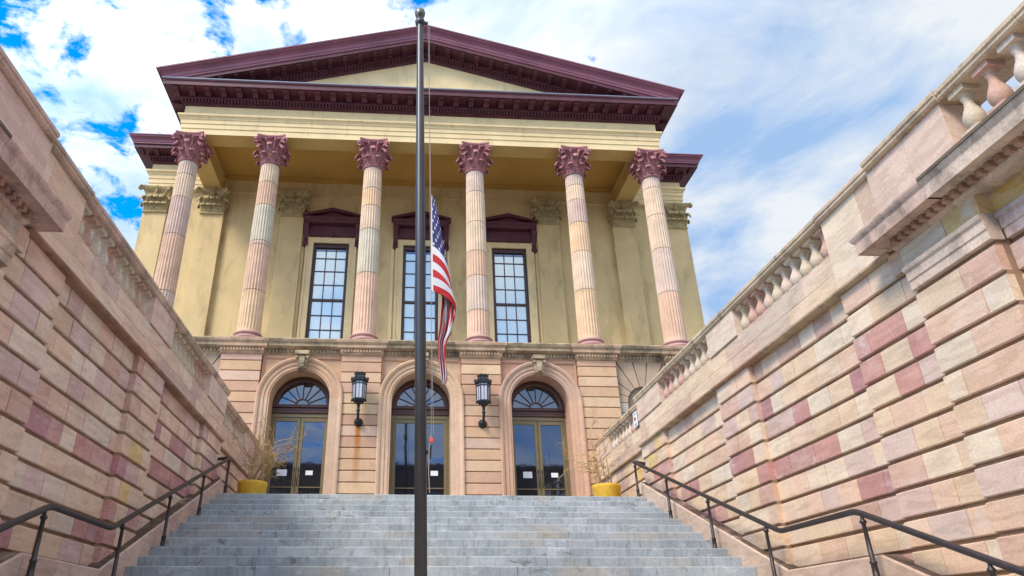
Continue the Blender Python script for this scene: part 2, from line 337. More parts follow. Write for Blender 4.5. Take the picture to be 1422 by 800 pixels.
def SEGSF(NE): return [(-14.6, NE, 4.44), (NE, -8.3, 4.30), (-8.3, -7.12, 4.375), (-7.12, -4.72, 4.44), (-4.72, -3.6, 4.36), (-3.6, -1.1, 4.44), (-1.1, .3, 4.36), (.3, 4.38, 4.53)]
def bal_profile(z0, z1):
    h = z1-z0; P = []
    for r, t in ((.085, .0), (.085, .06), (.06, .08), (.066, .11), (.083, .15), (.098, .22), (.104, .30), (.098, .38), (.078, .48), (.055, .58), (.045, .66), (.043, .74), (.056, .77), (.056, .80), (.048, .82), (.07, .88), (.075, .90)):
        P.append((r*.9, z0+h*t))
    return P
def retaining_wall(s):
    side = 'left' if s < 0 else 'right'; NE = -9.3 if s > 0 else -9.6; SEGS = SEGSF(NE)
    rnd = random.Random(21 if s > 0 else 5)
    root = empty('retaining_wall', (s*4.4, -5, GZ))
    tag(root, 'sandstone stair wall with pink and yellow blocks, on the %s of the steps, %s' %
        ((side, 'shaded and mauve toned') if s < 0 else (side, 'bright cream with a small placard on its balustrade')), 'wall')
    xf = lambda p: (s*p[0]-root.location.x, p[1]-root.location.y, p[2]-root.location.z)
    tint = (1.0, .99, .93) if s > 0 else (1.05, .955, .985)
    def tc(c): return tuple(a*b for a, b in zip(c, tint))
    # rusticated courses
    g = MB(); bk = MB(); bed0 = 1.08; H = .281
    def course(y0, y1, x, zb, zt, st, gap=.0205, cut=None):
        y = y0; first = True
        y -= 0
        while y < y1-.01:
            L = rnd.choice((rnd.uniform(.30, .42), rnd.uniform(.40, .62), rnd.uniform(.45, .60)))
            if first: L *= rnd.uniform(.5, 1)
            e = y+L
            if y1-e < .22: e = y1
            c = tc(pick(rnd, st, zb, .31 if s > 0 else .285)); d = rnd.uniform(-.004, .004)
            r = .008; a, b = zb+gap, zt-gap
            pf = [(x+.08, a), (x+r+d, a), (x+d+.004, a+.006), (x+d, a+r), (x+d, b-r), (x+d+.004, b-.006), (x+r+d, b), (x+.08, b)]
            ya = y+(.0045 if y > y0 else 0); yb = e-(.0045 if e < y1 else 0)
            g.prism(pf, 'y', ya, yb, c)
            y = e; first = False
    for (y0, y1, x) in SEGS:
        top = .50 if y1 < -7.5 and y1 <= -8.3 else 1.06
        k = 0; zt = bed0
        st = [0]
        while zt > GZ:
            zb = zt-H
            if zt <= top+.04:
                # skip courses buried under the stairs
                stair = -max(0, min(12, (-y0)/T))*RS if y0 > -6.8 else -12*RS-min(12, (-6.8-y0)/T)*RS
                if zt > stair-.5: course(y0, y1, x, zb, zt, st)
            zt = zb
        bk.box(x+.032, 4.79, y0+.002, y1-.002, GZ-.1, 1.06)
    masonry = g.build('masonry', M['block'], root, xf=xf)
    bk.build('mortar', M['backing'], root, xf=xf)
    # string course
    g = MB(); c0 = tc((.46, .33, .22))
    prof = [(0, 1.055), (.015, 1.06), (.035, 1.075), (.035, 1.10), (.015, 1.115)]
    def lin(y0, y1, x, prof, colf):
        y = y0
        while y < y1-.01:
            e = y+rnd.uniform(.7, 1.1)
            if y1-e < .4: e = y1
            pf = [(x-o, z) for o, z in prof]+[(x+.12, prof[-1][1]), (x+.12, prof[0][1])]
            g.prism(pf, 'y', y+.002, e-.002, colf()); y = e
    cf = lambda: tc(random.Random(rnd.random()).choice([(.40, .26, .15), (.36, .23, .13), (.34, .19, .12), (.42, .30, .19)]))
    lin(-8.1, .3, 4.335, prof, cf); lin(.32, 4.38, 4.50, prof, cf)
    g.build('string_course', M['moulded'], root, xf=xf)
    # dado above the string course and solid panels
    g = MB()
    def dado(y0, y1, x, zb, zt, cs=None, w=(.5, .95), two=True):
        rows = [(zb, (zb+zt)/2), ((zb+zt)/2, zt)] if two else [(zb, zt)]
        for a, b in rows:
            y = y0; first = True
            while y < y1-.01:
                L = rnd.uniform(*w)*(rnd.uniform(.4, 1) if first else 1); e = y+L
                if y1-e < .25: e = y1
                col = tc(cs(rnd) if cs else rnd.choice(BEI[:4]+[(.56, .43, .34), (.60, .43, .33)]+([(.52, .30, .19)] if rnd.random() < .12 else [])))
                g.box(x+rnd.uniform(0, .004), 4.74, y+(.002 if y > y0 else 0), e-(.002 if e < y1 else 0), a+.0015, b-.0015, col)
                y = e; first = False
    dado(-7.12, .3, 4.385, 1.115, 1.60)
    dado(.3, 4.38, 4.535, 1.115, 1.60)
    dado(-8.14, -7.12, 4.372, 1.115, 2.035, two=False, w=(.3, .6))
    dado(NE, -8.16, 4.305, 1.30, 2.034, two=False, w=(1.2, 1.3), cs=lambda r: (.64, .47, .38))
    g.box(4.275, 4.36, NE-.002, -8.15, 1.30, 1.42, tc((.42, .25, .20)))     # pink base of the panel
    dado(-14.6, NE-.004, 4.325, 1.30, 1.555, two=False)
    # frieze under the cornice
    dado(-8.28, -8.05, 4.335, .82, 1.06, two=False)
    for (a, b, x) in ((-14.6, NE, 4.43), (NE, -8.285, 4.292)):
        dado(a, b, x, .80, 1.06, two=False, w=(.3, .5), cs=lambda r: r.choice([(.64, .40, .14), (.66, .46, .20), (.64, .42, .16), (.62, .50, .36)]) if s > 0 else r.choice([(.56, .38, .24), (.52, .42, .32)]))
    g.build('dado', M['block'], root, xf=xf, bevel=.003)
    # string of two fascias under the frieze
    g = MB()
    p2 = [(0, .545), (.012, .55), (.012, .635), (.024, .643), (.024, .725), (.045, .745), (.052, .775), (.04, .79), (0, .80)]
    cf2 = lambda: tc(rnd.choice([(.62, .48, .38), (.58, .42, .36), (.62, .48, .34)]))
    lin(NE-.02, -8.3, 4.29, p2, cf2); lin(-14.6, NE-.025, 4.43, p2, cf2)
    g.build('lower_fascia', M['moulded'], root, xf=xf)
    # dentil cornice
    g = MB(); x0 = 4.30
    cp = [(0, 1.00), (.03, 1.01), (.05, 1.035), (.055, 1.04), (.055, 1.10), (.13, 1.10), (.13, 1.095), (.25, 1.092), (.268, 1.08), (.268, 1.205), (.272, 1.21), (.29, 1.235), (.30, 1.26), (.30, 1.285), (.27, 1.297), (0, 1.31)]
    def cornice(y0, y1, far):
        n = 1
        y = y0
        while y < y1-.01:
            e = y+rnd.uniform(.8, 1.2)
            if y1-e < .5: e = y1
            if e >= y1 and far:
                rings = [[(x0-o, y+.002, z), (x0-o, y1-.30+o, z), (x0+.3, y1-.30+o, z), (x0+.3, y+.002, z)] for o, z in cp]
                g.loft(rings, tc((.56, .39, .31)), False)
            else:
                pf = [(x0-o, z) for o, z in cp]+[(x0+.3, 1.31), (x0+.3, 1.00)]
                g.box(x0-.312, x0-.20, y+.004, e-.004, 1.262, 1.292, tc((.16, .12, .085)))
                g.prism(pf, 'y', y+.002, e-.002, tc(rnd.choice([(.60, .46, .36), (.56, .40, .33), (.60, .48, .38)])))
            y = e
        y = y0
        while y < y1-.36:
            g.box(x0-.125, x0-.045, y, y+.055, 1.038, 1.101, tc((.46, .29, .21))); y += .105
    cornice(-14.6, -8.0, True)
    g.build('dentil_cornice', M['moulded'], root, xf=xf)
    # pedestals
    for (a, b, x) in ((-4.58, -3.56, 4.36), (-1.12, .28, 4.36), (.30, .66, 4.53), (3.12, 4.36, 4.53)):
        g = MB(); mid = (a+b)/2
        g.box(x, x+.37, a, b, 1.61, 2.036, tc(rnd.choice([(.66, .52, .41), (.64, .48, .38)])))
        g.build('pedestal', M['block'], root, xf=xf, bevel=.006)
    # coping
    g = MB()
    def coping(a, b, xa, xb):
        y = a
        pr = [(0, 2.035), (.012, 2.038), (.03, 2.055), (.03, 2.085), (.045, 2.095), (.045, 2.135), (.03, 2.155)]
        while y < b-.01:
            e = y+rnd.uniform(.9, 1.3)
            if b-e < .6: e = b
            pf = [(xa-o, z) for o, z in pr]+[(xb+o, z) for o, z in reversed(pr)]
            g.prism(pf, 'y', y+(.003 if y > a else 0), e-(.003 if e < b else 0), tc(rnd.choice([(.54, .42, .30), (.50, .38, .27), (.55, .41, .31)]))); y = e
    coping(-14.6, NE-.045, 4.31, 4.73); coping(NE-.04, -8.20, 4.285, 4.73); coping(-8.195, -7.12, 4.345, 4.73); coping(-7.115, .30, 4.36, 4.73); coping(.305, 4.38, 4.53, 4.90)
    g.build('coping', M['moulded'], root, xf=xf)
    # balusters
    runs = [(-14.4, NE-.04, 4.415, .29), (-7.10, -4.60, 4.49, .255), (-3.54, -1.14, 4.49, .255), (.68, 3.10, 4.64, .26)]
    cols = [(.58, .45, .34), (.55, .42, .31), (.52, .32, .24), (.60, .49, .39), (.56, .45, .32)]
    meshes = []
    for c in cols:
        b = MB(); b.lathe(bal_profile(0, .40), seg=18, col=c); b.box(-.09, .09, -.09, .09, .36, .41, c); b.box(-.095, .095, -.095, .095, -.02, .022, c)
        o = b.build('baluster', M['moulded']); meshes.append(o.data); bpy.data.objects.remove(o)
    for a, b, x, sp in runs:
        n = int(round((b-a)/sp)); d = (b-a)/n
        zb = 1.56 if b < -9 else 1.60
        for i in range(n):
            o = bpy.data.objects.new('baluster', rnd.choice(meshes)); COL.objects.link(o); o.parent = root
            o.location = (s*x-root.location.x, a+d*(i+.5)-root.location.y, zb-root.location.z)
            o.scale = (1, 1, (2.037-zb)/.41); o.rotation_euler.z = 0
    # sloping kerb beside the steps
    g = MB(); hk = .225
    def kerb(ya, yb, zoff):
        y = yb
        while y > ya+.01:
            e = max(ya, y-1.15)
            if e-ya < .5: e = ya
            za, zb_ = zoff(e), zoff(y)
            col = tc(rnd.choice([(.56, .43, .34), (.53, .39, .30), (.50, .36, .28)]))
            xa, xb = WS, 4.5
            vs = [(xa, e+.002, za+hk-.02), (xa+.02, e+.002, za+hk), (xb, e+.002, za+hk), (xb, e+.002, za-.6), (xa, e+.002, za-.6)]
            vs2 = [(p[0], y-.002, p[2]-za+zb_) for p in vs]
            g.add(vs+vs2, [(0, 1, 6, 5), (1, 2, 7, 6), (2, 3, 8, 7), (3, 4, 9, 8), (4, 0, 5, 9), (4, 3, 2, 1, 0), (5, 6, 7, 8, 9)], col)
            g.add([(xa+.022, e, za+hk-.01), (xa+.022, y, zb_+hk-.01), (xa+.022, y, zb_+hk+.006), (xa+.022, e, za+hk+.006), (xb, e, za+hk-.01), (xb, y, zb_+hk-.01), (xb, y, zb_+hk+.006), (xb, e, za+hk+.006)],
                  [(0, 1, 2, 3), (3, 2, 6, 7), (4, 5, 6, 7), (0, 3, 7, 4), (1, 2, 6, 5)], (.10, .065, .045))
            y = e
    sl = RS/T
    kerb(-4.92, .25, lambda y: y*sl); kerb(-6.83, -4.922, lambda y: -12*RS); kerb(-11.8, -6.832, lambda y: -12*RS+(y+6.83)*sl)
    g.build('kerb', M['block'], root, xf=xf)
    return root
WL = retaining_wall(-1); WR = retaining_wall(1)

# small placard on the right balustrade
def placard():
    root = empty('placard', (4.50, .86, 1.66)); tag(root, 'small white placard with red and blue marks on the far right balustrade', 'sign')
    g = MB(); g.box(0, .008, -.13, .13, 0, .33); g.build('board', M['paper'], root)
    g = MB(); g.add([(-.003, -.06, .2), (-.003, .05, .2), (-.003, .05, .15), (-.003, -.06, .15)], [(0, 1, 2, 3)])
    g.add([(-.003, .0, .245), (-.003, .075, .175), (-.003, .0, .105)], [(0, 1, 2)])
    g.build('red_arrow', plain('red_mark', (.6, .04, .05)), root)
    bm_ = plain('blue_mark', (.06, .08, .35))
    for k, w in enumerate((.09, .07, .08)):
        g = MB(); g.box(-.003, -.001, -w, w, (.27, .06, .03)[k], (.285, .072, .042)[k]); g.build('blue_line', bm_, root)
placard()

# ------------------------------------------------------------------ handrails
def handrail(s):
    root = empty('handrail', (s*4.11, -4, -2))
    side = 'left' if s < 0 else 'right'
    tag(root, 'dark iron pipe handrail on slender posts beside the %s stair wall' % side, 'handrail')
    lo = root.location; xf = lambda p: (s*p[0]-lo.x, p[1]-lo.y, p[2]-lo.z)
    sl = RS/T; X = 4.11
    def rz(y):
        if y > -5.175: return .66+.02+(y)*((.66+.02+1.31)/5.175)
        if y > -6.79: return -1.31
        return -1.31+(y+6.79)*.39
    def soft(pts, r=.10):
        out = [Vector(pts[0])]
        for i in range(1, len(pts)-1):
            p = Vector(pts[i]); a = (Vector(pts[i-1])-p).normalized(); b = (Vector(pts[i+1])-p).normalized()
            for t in (0, .25, .5, .75, 1): out.append((p+a*r)*(1-t)**2+p*2*t*(1-t)+(p+b*r)*t*t)
        return out+[Vector(pts[-1])]
    g = MB(); g.tube(soft([(4.42, .20, .69), (X, .20, .735), (X, -5.175, -1.31), (X, -6.79, -1.31), (X, -12.0, -1.31-5.21*.39), (X, -12.35, -1.31-5.21*.39)]), .033, 10)
    g.build('rail', M['iron'], root, xf=xf)
    ys = [.10, -4*T+.12, -8*T+.12, -12*T+.10, -6.88, -6.83-4*T+.1, -6.83-8*T+.1, -6.83-12*T+.14]
    for y in ys:
        if y > -5: n = round(-(y-.1)/T); zb = -n*RS
        elif y > -6.9: zb = -12*RS
        else: n = round((-6.83-y+.1)/T); zb = -12*RS-n*RS
        zt = rz(y)
        if y > 0: zt = .70
        g = MB(); h = zt-zb
        pf = [(.045, zb), (.045, zb+.012), (.034, zb+.02), (.030, zb+.13), (.036, zb+.135), (.036, zb+.155), (.026, zb+.16), (.021, zt-.11), (.030, zt-.10), (.036, zt-.085), (.028, zt-.07), (.018, zt-.055), (.014, zt-.02)]
        g.lathe(pf, X, y, 10)
        g.build('post', M['iron'], root, xf=xf)
handrail(-1); handrail(1)

# ------------------------------------------------------------------ courthouse
S = .957; BO = Vector((-.2028, -.608, -.105))
BX = lambda p: (p[0]*S, p[1]*S, p[2]*S)
root = empty('courthouse', BO)
tag(root, 'cream columned civic building with maroon pediment above three arched doorways', 'building')
YF = 5.35          # entablature / arch wall face
YB = 8.90          # back wall of portico
HWP = 8.30; HWW = 10.42
CX = [-7.93, -5.21, -1.747, 1.747, 5.21, 7.93]
PEACH = [(.56, .36, .22), (.52, .32, .21), (.58, .39, .25), (.54, .37, .27), (.50, .30, .20), (.60, .42, .26), (.53, .34, .25)]
rb = random.Random(11)
def B(g, name, mat, parent=root, **k):
    return g.build(name, mat, parent, xf=BX, **k)

# main body (walls behind and beside the portico)
g = MB()
def wall_with_windows():
    hw = HWW-.12; xs = sorted([-hw, hw]+[c+d for c in (-3.35, 0, 3.35) for d in (-.66, .66)])
    cols = []
    for a, b in zip(xs, xs[1:]):
        mid = (a+b)/2
        if min(abs(mid-c) for c in (-3.35, 0, 3.35)) < .3:
            g.box(a, b, YB, YB+.4, 5.3, 6.15); g.box(a, b, YB, YB+.4, 10.70, 14.3)
        else: g.box(a, b, YB, YB+.4, 5.3, 14.3)
    g.box(-hw, hw, YB+.41, 32, 5.3, 14.3)
wall_with_windows()
body = B(g, 'upper_wall', M['cream'])
g = MB(); g.box(-HWW, HWW, 8.78, 32.1, -4.2, 5.28, (.50, .38, .26)); B(g, 'lower_wall', M['podium'])

# podium of the portico with arched doorways
AX = [-3.45, 0, 3.45]; AR, AO, AZ = .85, 1.22, 3.55
def arch_panel(g, cx, x0, x1, y0, y1, z0, z1, r, zs, col):
    """wall panel with an arched opening, front y0 and soffit to y1"""
    n = 24; arc = [(cx+r*math.cos(PI*i/n), zs+r*math.sin(PI*i/n)) for i in range(n+1)]       # right -> left
    out = []
    for i in range(n+1):
        a = PI*i/n; dx, dz = math.cos(a), math.sin(a)
        t = min(((x1-cx)/dx if dx > 1e-6 else 9e9), ((x0-cx)/dx if dx < -1e-6 else 9e9), ((z1-zs)/dz if dz > 1e-6 else 9e9))
        out.append((cx+dx*t, zs+dz*t))
    for y in (y0,):
        for i in range(n):
            g.add([(arc[i][0], y, arc[i][1]), (out[i][0], y, out[i][1]), (out[i+1][0], y, out[i+1][1]), (arc[i+1][0], y, arc[i+1][1])], [(0, 1, 2, 3)], col)
            if abs(out[i][0]-out[i+1][0]) > 1e-4 and abs(out[i][1]-out[i+1][1]) > 1e-4:
                corner = (x1 if out[i][0] > cx else x0, z1)
                g.add([(out[i][0], y, out[i][1]), (corner[0], y, corner[1]), (out[i+1][0], y, out[i+1][1])], [(0, 1, 2)], col)
        g.add([(cx+r, y, z0), (x1, y, z0), (x1, y, zs), (cx+r, y, zs)], [(0, 1, 2, 3)], col)
        g.add([(x0, y, z0), (cx-r, y, z0), (cx-r, y, zs), (x0, y, zs)], [(0, 1, 2, 3)], col)
    for i in range(n):
        g.add([(arc[i][0], y0, arc[i][1]), (arc[i+1][0], y0, arc[i+1][1]), (arc[i+1][0], y1, arc[i+1][1]), (arc[i][0], y1, arc[i][1])], [(0, 1, 2, 3)], col)
    for sx in (-1, 1):
        g.add([(cx+sx*r, y0, z0), (cx+sx*r, y0, zs), (cx+sx*r, y1, zs), (cx+sx*r, y1, z0)], [(0, 1, 2, 3)], col)
g = MB()
for i, cx in enumerate(AX):
    arch_panel(g, cx, cx-1.17, cx+1.17, YF, 6.02, .1, 4.87, AR, AZ, PEACH[(i*2) % 7])
g.box(-8.4, 8.4, 6.06, 8.8, .0, 5.2, (.12, .09, .06))
# outer bays: rusticated voussoirs around a blind arch
for sx in (-1, 1):
    cx = sx*6.57
    xa, xb = sorted((sx*5.75, sx*7.38))
    for k in range(9):
        a0, a1 = PI*k/9, PI*(k+1)/9; r0 = .50
        def edge(a):
            dx, dz = math.cos(a), math.sin(a)
            t = min((.82/abs(dx)) if abs(dx) > 1e-6 else 9, (1.27/dz) if dz > 1e-6 else 9); return t
        col = rb.choice([(.42, .30, .21), (.38, .28, .20), (.45, .32, .22)])
        q = [(cx+r0*math.cos(a0+.02), 3.6+r0*math.sin(a0+.02)), (cx+edge(a0)*math.cos(a0+.012), 3.6+edge(a0)*math.sin(a0+.012)),
             (cx+edge(a1)*math.cos(a1-.012), 3.6+edge(a1)*math.sin(a1-.012)), (cx+r0*math.cos(a1-.02), 3.6+r0*math.sin(a1-.02))]
        g.prism(q, 'y', YF-.02, YF+.3, col)
    for k in range(12):
        for (u0, u1) in ((cx-.82, cx-.5), (cx+.5, cx+.82)): g.box(u0, u1, YF-.02, YF+.3, 3.6-(k+1)*.3+.01, 3.6-k*.3-.01, rb.choice([(.46, .38, .32), (.42, .35, .30)]))
    g.box(cx-.9, cx+.9, YF+.04, 6.06, 0, 4.86, (.20, .15, .11))
podium = B(g, 'podium_wall', M['podium'], recalc=False)
# piers
for i, cx in enumerate(CX):
    g = MB(); hw = .575
    g.box(cx-hw+.03, cx+hw-.03, 5.235, 6.06, 0, 4.88, (.22, .14, .09))
    zt = 4.86; zs = [4.86, 4.65]+[4.65-.312*k for k in range(1, 15)]
    for a, b in zip(zs, zs[1:]):
        col = rb.choice(PEACH); k = rb.uniform(.95, 1.08); col = tuple(c*k for c in col)
        zb, zt_ = b+.011, a-.011
        pf = [(5.245, zb), (5.215, zb), (5.20, zb+.014), (5.20, zt_-.014), (5.215, zt_), (5.245, zt_)]
        g.slab(cx-hw+.015, cx+hw-.015, 5.215, 6.0, [(0, zb), (.015, zb+.014), (.015, zt_-.014), (0, zt_)], col)
    B(g, 'pier', M['pierstain'] if i == 2 else M['podium'])
# arch surrounds
ring = [(.0, .03), (.0, .10), (.035, .10), (.05, .125), (.14, .125), (.155, .15), (.25, .15), (.275, .19), (.33, .21), (.37, .20), (.37, .0)]
for i, cx in enumerate(AX):
    g = MB(); n = 40; rings = []
    for k in range(n+1):
        a = PI*k/n; rings.append([(cx+(AR-.004+o)*math.cos(a), YF-d, AZ+(AR-.004+o)*math.sin(a)) for o, d in ring])
    cc = [(.52, .33, .21), (.56, .38, .24), (.50, .33, .24)][i]
    for k in range(n): g.loft(rings[k:k+2], cc, False, closed=False, cap0=False, cap1=False)
    for sx in (-1, 1):
        lo_ = [(cx+sx*(AR-.004+o), YF-d, .1) for o, d in ring]; hi = [(cx+sx*(AR-.004+o), YF-d, AZ) for o, d in ring]
        g.loft([lo_, hi], tuple(c*1.02 for c in ((.52, .36, .25), (.56, .38, .26), (.54, .33, .22))[i]), False, closed=False, cap0=False, cap1=False)
    B(g, 'arch_surround', M['podium'])
    g = MB()
    for k in range(40):      # moulding line at panel edge
        pass
    w = .06
    for sx in (-1, 1): g.box(cx+sx*1.13-w/2, cx+sx*1.13+w/2, YF-.035, YF-.001, 3.9, 4.80, PEACH[1])
    g.box(cx-1.16, cx+1.16, YF-.04, YF-.001, 4.76, 4.86, PEACH[4])
    B(g, 'spandrel_moulding', M['podium'])
    g = MB()
    g.prism([(cx-.12, 4.38), (cx+.12, 4.38), (cx+.17, 4.84), (cx-.17, 4.84)], 'y', YF-.30, YF+.1)
    g.prism([(cx-.06, 4.42), (cx+.06, 4.42), (cx+.09, 4.74), (cx-.09, 4.74)], 'y', YF-.35, YF-.29)
    g.box(cx-.20, cx+.20, YF-.40, YF+.05, 4.78, 4.90)
    for sx in (-1, 1): g.tube([(cx+sx*.15, YF-.36, 4.72), (cx+sx*.15, YF-.2, 4.72)], .045, 10)
    B(g, 'keystone', M['belt'], bevel=.012)
# imposts between frame & wall inside arch handled by panel; belt course
def belt():
    g = MB()
    prof = [(0, 4.84), (.03, 4.86), (.06, 4.90), (.07, 4.91), (.07, 5.02), (.13, 5.04), (.26, 5.08), (.26, 5.16), (.31, 5.20), (.34, 5.27), (.30, 5.31), (0, 5.33)]
    xs = [-8.5]+CX+[8.5]
    path = [(-8.45, 8.9), (-8.45, YF+.0), (8.45, YF+.0), (8.45, 8.9)]; mit = [(-1, 0), (-1, -1), (1, -1), (1, 0)]
    g.sweep(path, mit, prof)
    x = -8.45
    while x < 8.45:
        if min(abs(x+.03-c) for c in CX) > .62: g.box(x, x+.055, YF-.12, YF-.05, 4.925, 5.005)
        x += .105
    g.box(-8.45, 8.45, YF-.0, 8.9, 5.1, 5.32)
    B(g, 'belt_course', M['belt'])
    for cx in CX:
        g = MB()
        pr = [(0, 4.84), (.03, 4.86), (.05, 4.90), (.06, 4.91), (.06, 5.01), (.12, 5.03), (.14, 5.05), (.14, 5.13), (.19, 5.20), (.20, 5.275), (.17, 5.30)]
        g.slab(cx-.575, cx+.575, 5.19, 6.2, pr, (.46, .31, .20))
        x = cx-.6
        while x < cx+.57: g.box(x, x+.05, 5.19-.10, 5.19-.055, 4.925, 5.0, (.46, .31, .20)); x += .09
        B(g, 'pedestal_cap', M['moulded'])
belt()
g = MB(); g.box(-8.3, 8.3, 5.4, 8.95, 5.321, 5.34); B(g, 'portico_floor', M['paving'])

# ---- doors
def entrance(cx, idx):
    Y = 5.93
    fr = MB(); hw = .845
    fr.box(cx-hw, cx-.79, Y-.05, Y+.12, .1, 3.28); fr.box(cx+.79, cx+hw, Y-.05, Y+.12, .1, 3.28); fr.box(cx-.79, cx+.79, Y-.05, Y+.12, 3.17, 3.28)
    door = B(fr, 'entrance_door', M['doorframe'], bevel=.006)
    for sx in (-1, 1):
        l = MB(); a, b = sorted((cx+sx*.006, cx+sx*.785)); st = .095
        for (x0, x1, z0, z1) in ((a, a+st, .12, 3.165), (b-st, b, .12, 3.165), (a+st, b-st, 3.05, 3.165), (a+st, b-st, .12, .42), ):
            l.box(x0, x1, Y-.03, Y+.03, z0, z1)
        l.box(a+st, b-st, Y-.055, Y-.04, 1.18, 1.21)
        B(l, 'door_leaf', M['doorframe'], door, bevel=.004)
        p = MB(); p.box(a+st, b-st, Y-.004, Y+.006, .42, 3.05); B(p, 'door_glass', M['doorglass'], door)
        h = MB(); hx = cx+sx*.055; h.tube([(hx, Y-.03, 1.25), (hx, Y-.09, 1.27), (hx, Y-.09, 1.55), (hx, Y-.03, 1.57)], .014, 8); h.box(hx-.02, hx+.02, Y-.045, Y-.03, 1.62, 1.74)
        B(h, 'door_handle', M['iron'], door)
    t = MB()
    t.box(cx-.845, cx+.845, Y-.09, Y+.12, 3.285, 3.36); t.box(cx-.845, cx+.845, Y-.05, Y+.12, 3.36, 3.46); t.box(cx-.845, cx+.845, Y-.10, Y+.12, 3.46, 3.53)
    B(t, 'transom', M['brownwood'], door, bevel=.01)
    f = MB(); zc = 3.535; n = 28; r0, r1 = .70, .848
    rings = [[(cx+r*math.cos(PI*k/n), y, zc+r*math.sin(PI*k/n)) for r, y in ((r0, Y+.02), (r0, Y-.05), (r0+.05, Y-.08), (r1, Y-.08), (r1, Y+.05))] for k in range(n+1)]
    f.loft(rings, smooth=False, cap0=False, cap1=False)
    ri = .17
    rings = [[(cx+r*math.cos(PI*k/n), y, zc+r*math.sin(PI*k/n)) for r, y in ((ri, Y+.02), (ri, Y-.03), (ri+.035, Y-.03), (ri+.035, Y+.02))] for k in range(n+1)]
    f.loft(rings, smooth=False, cap0=False, cap1=False)
    for k in range(1, 8):
        a = PI*k/8; f.tube([(cx+ri*math.cos(a), Y-.01, zc+ri*math.sin(a)), (cx+(r0+.02)*math.cos(a), Y-.01, zc+(r0+.02)*math.sin(a))], .016, 6)
    f.box(cx-.8, cx+.8, Y-.03, Y+.02, zc-.01, zc+.03)
    B(f, 'fanlight_frame', M['brownwood'], door)
    p = MB(); p.prism([(cx+.80*math.cos(PI*k/n), zc+.80*math.sin(PI*k/n)) for k in range(n+1)], 'y', Y+.003, Y+.012); B(p, 'fanlight_glass', M['fanglass'], door)
for i, cx in enumerate(AX): entrance(cx, i)

# paper notices taped to the doors
def notice(lx, lz, w, h, label):
    o = MB(); o.box(-w/2, w/2, -.002, 0, -h/2, h/2)
    ob = o.build('paper_notice', M['paper'])
    ob.location = Vector((lx*S, (5.926-.004)*S-.003, lz*S))+BO
    tag(ob, label, 'notice', 'paper notices taped inside the door glass')
notice(-3.45-.40, 1.60, .27, .17, 'white paper notice on the left leaf of the leftmost entrance door')
notice(-3.45+.36, 1.60, .19, .12, 'small white paper notice on the right leaf of the leftmost entrance door')
notice(.42, 1.62, .20, .13, 'white paper notice on the middle entrance door, right of the flagpole')
notice(3.45-.36, 1.60, .25, .17, 'pale paper notice on the left leaf of the rightmost entrance door')
notice(3.45+.42, 1.60, .19, .12, 'small bluish paper notice on the right leaf of the rightmost entrance door')

# ---- columns
def lerp(a, b, t): return a+(b-a)*t
def leaf(g, cx, cy, ang, r, z0, h, w, out, col=(1, 1, 1), curl=1.0):
    """acanthus leaf: ribbed tongue that leans out and curls over"""
    ca, sa = math.cos(ang), math.sin(ang); nU, nV = 8, 9; rows = []
    for j in range(nV+1):
        t = j/nV
        if t < .72: rr = r+out*.42*(t/.72)**1.6; z = z0+h*t/.72*.92
        else:
            q = (t-.72)/.28*PI*1.0; rr = r+out*.42+out*.30*(1-math.cos(q))*.9; z = z0+h*.92+h*.13*math.sin(q)-h*.24*(q/PI)**1.5*curl
        row = []
        for i in range(nU+1):
            u = i/nU*2-1
            lob = 1+.24*math.cos(t*PI*7)
            ww = w*(.62+.5*math.sin(min(1, t*1.15)*PI*.72))*lob*(1 if t < .85 else 1-.22*((t-.85)/.15))
            bend = -.10*abs(u)**1.5*ww*1.6+.012*math.cos(u*PI*3)
            x = rr+bend; y = u*ww
            row.append((cx+x*ca-y*sa, cy+x*sa+y*ca, z-abs(u)**2*.03))
        rows.append(row)
    inner = [[(cx+(p[0]-cx)*1-ca*.022, cy+(p[1]-cy)-sa*.022, p[2]-.006) for p in row] for row in rows]
    n = nU+1
    for k in range(nV): g.loft([rows[k], rows[k+1]], col, True, closed=False, cap0=False, cap1=False)
    for k in range(nV): g.loft([inner[k+1], inner[k]], col, True, closed=False, cap0=False, cap1=False)
    # rim
    rim = [rows[k][0] for k in range(nV+1)]+rows[nV][1:]+[rows[k][nU] for k in range(nV-1, -1, -1)]
    rimi = [inner[k][0] for k in range(nV+1)]+inner[nV][1:]+[inner[k][nU] for k in range(nV-1, -1, -1)]
    g.loft([rim, rimi], col, False, closed=False, cap0=False, cap1=False)
def volute(g, cx, cy, ang, r0, z0, r1, z1, rad=.033):
    ca, sa = math.cos(ang), math.sin(ang); pts = []
    for k in range(9):
        t = k/8; rr = lerp(r0, r1, t**1.6); z = lerp(z0, z1, t**.8); pts.append((rr, z))
    for k in range(1, 15):
        a = PI/2-k*.55; q = .092*(1-k/17); pts.append((r1+q*math.cos(a)*1.0, z1-.075+q*math.sin(a)))
    P = [(cx+p[0]*ca, cy+p[0]*sa, p[1]) for p in pts]
    g.tube(P, [rad*(.7+.4*min(1, i/6))*(1 if i < 9 else 1-.5*(i-9)/14) for i in range(len(P))], 6)
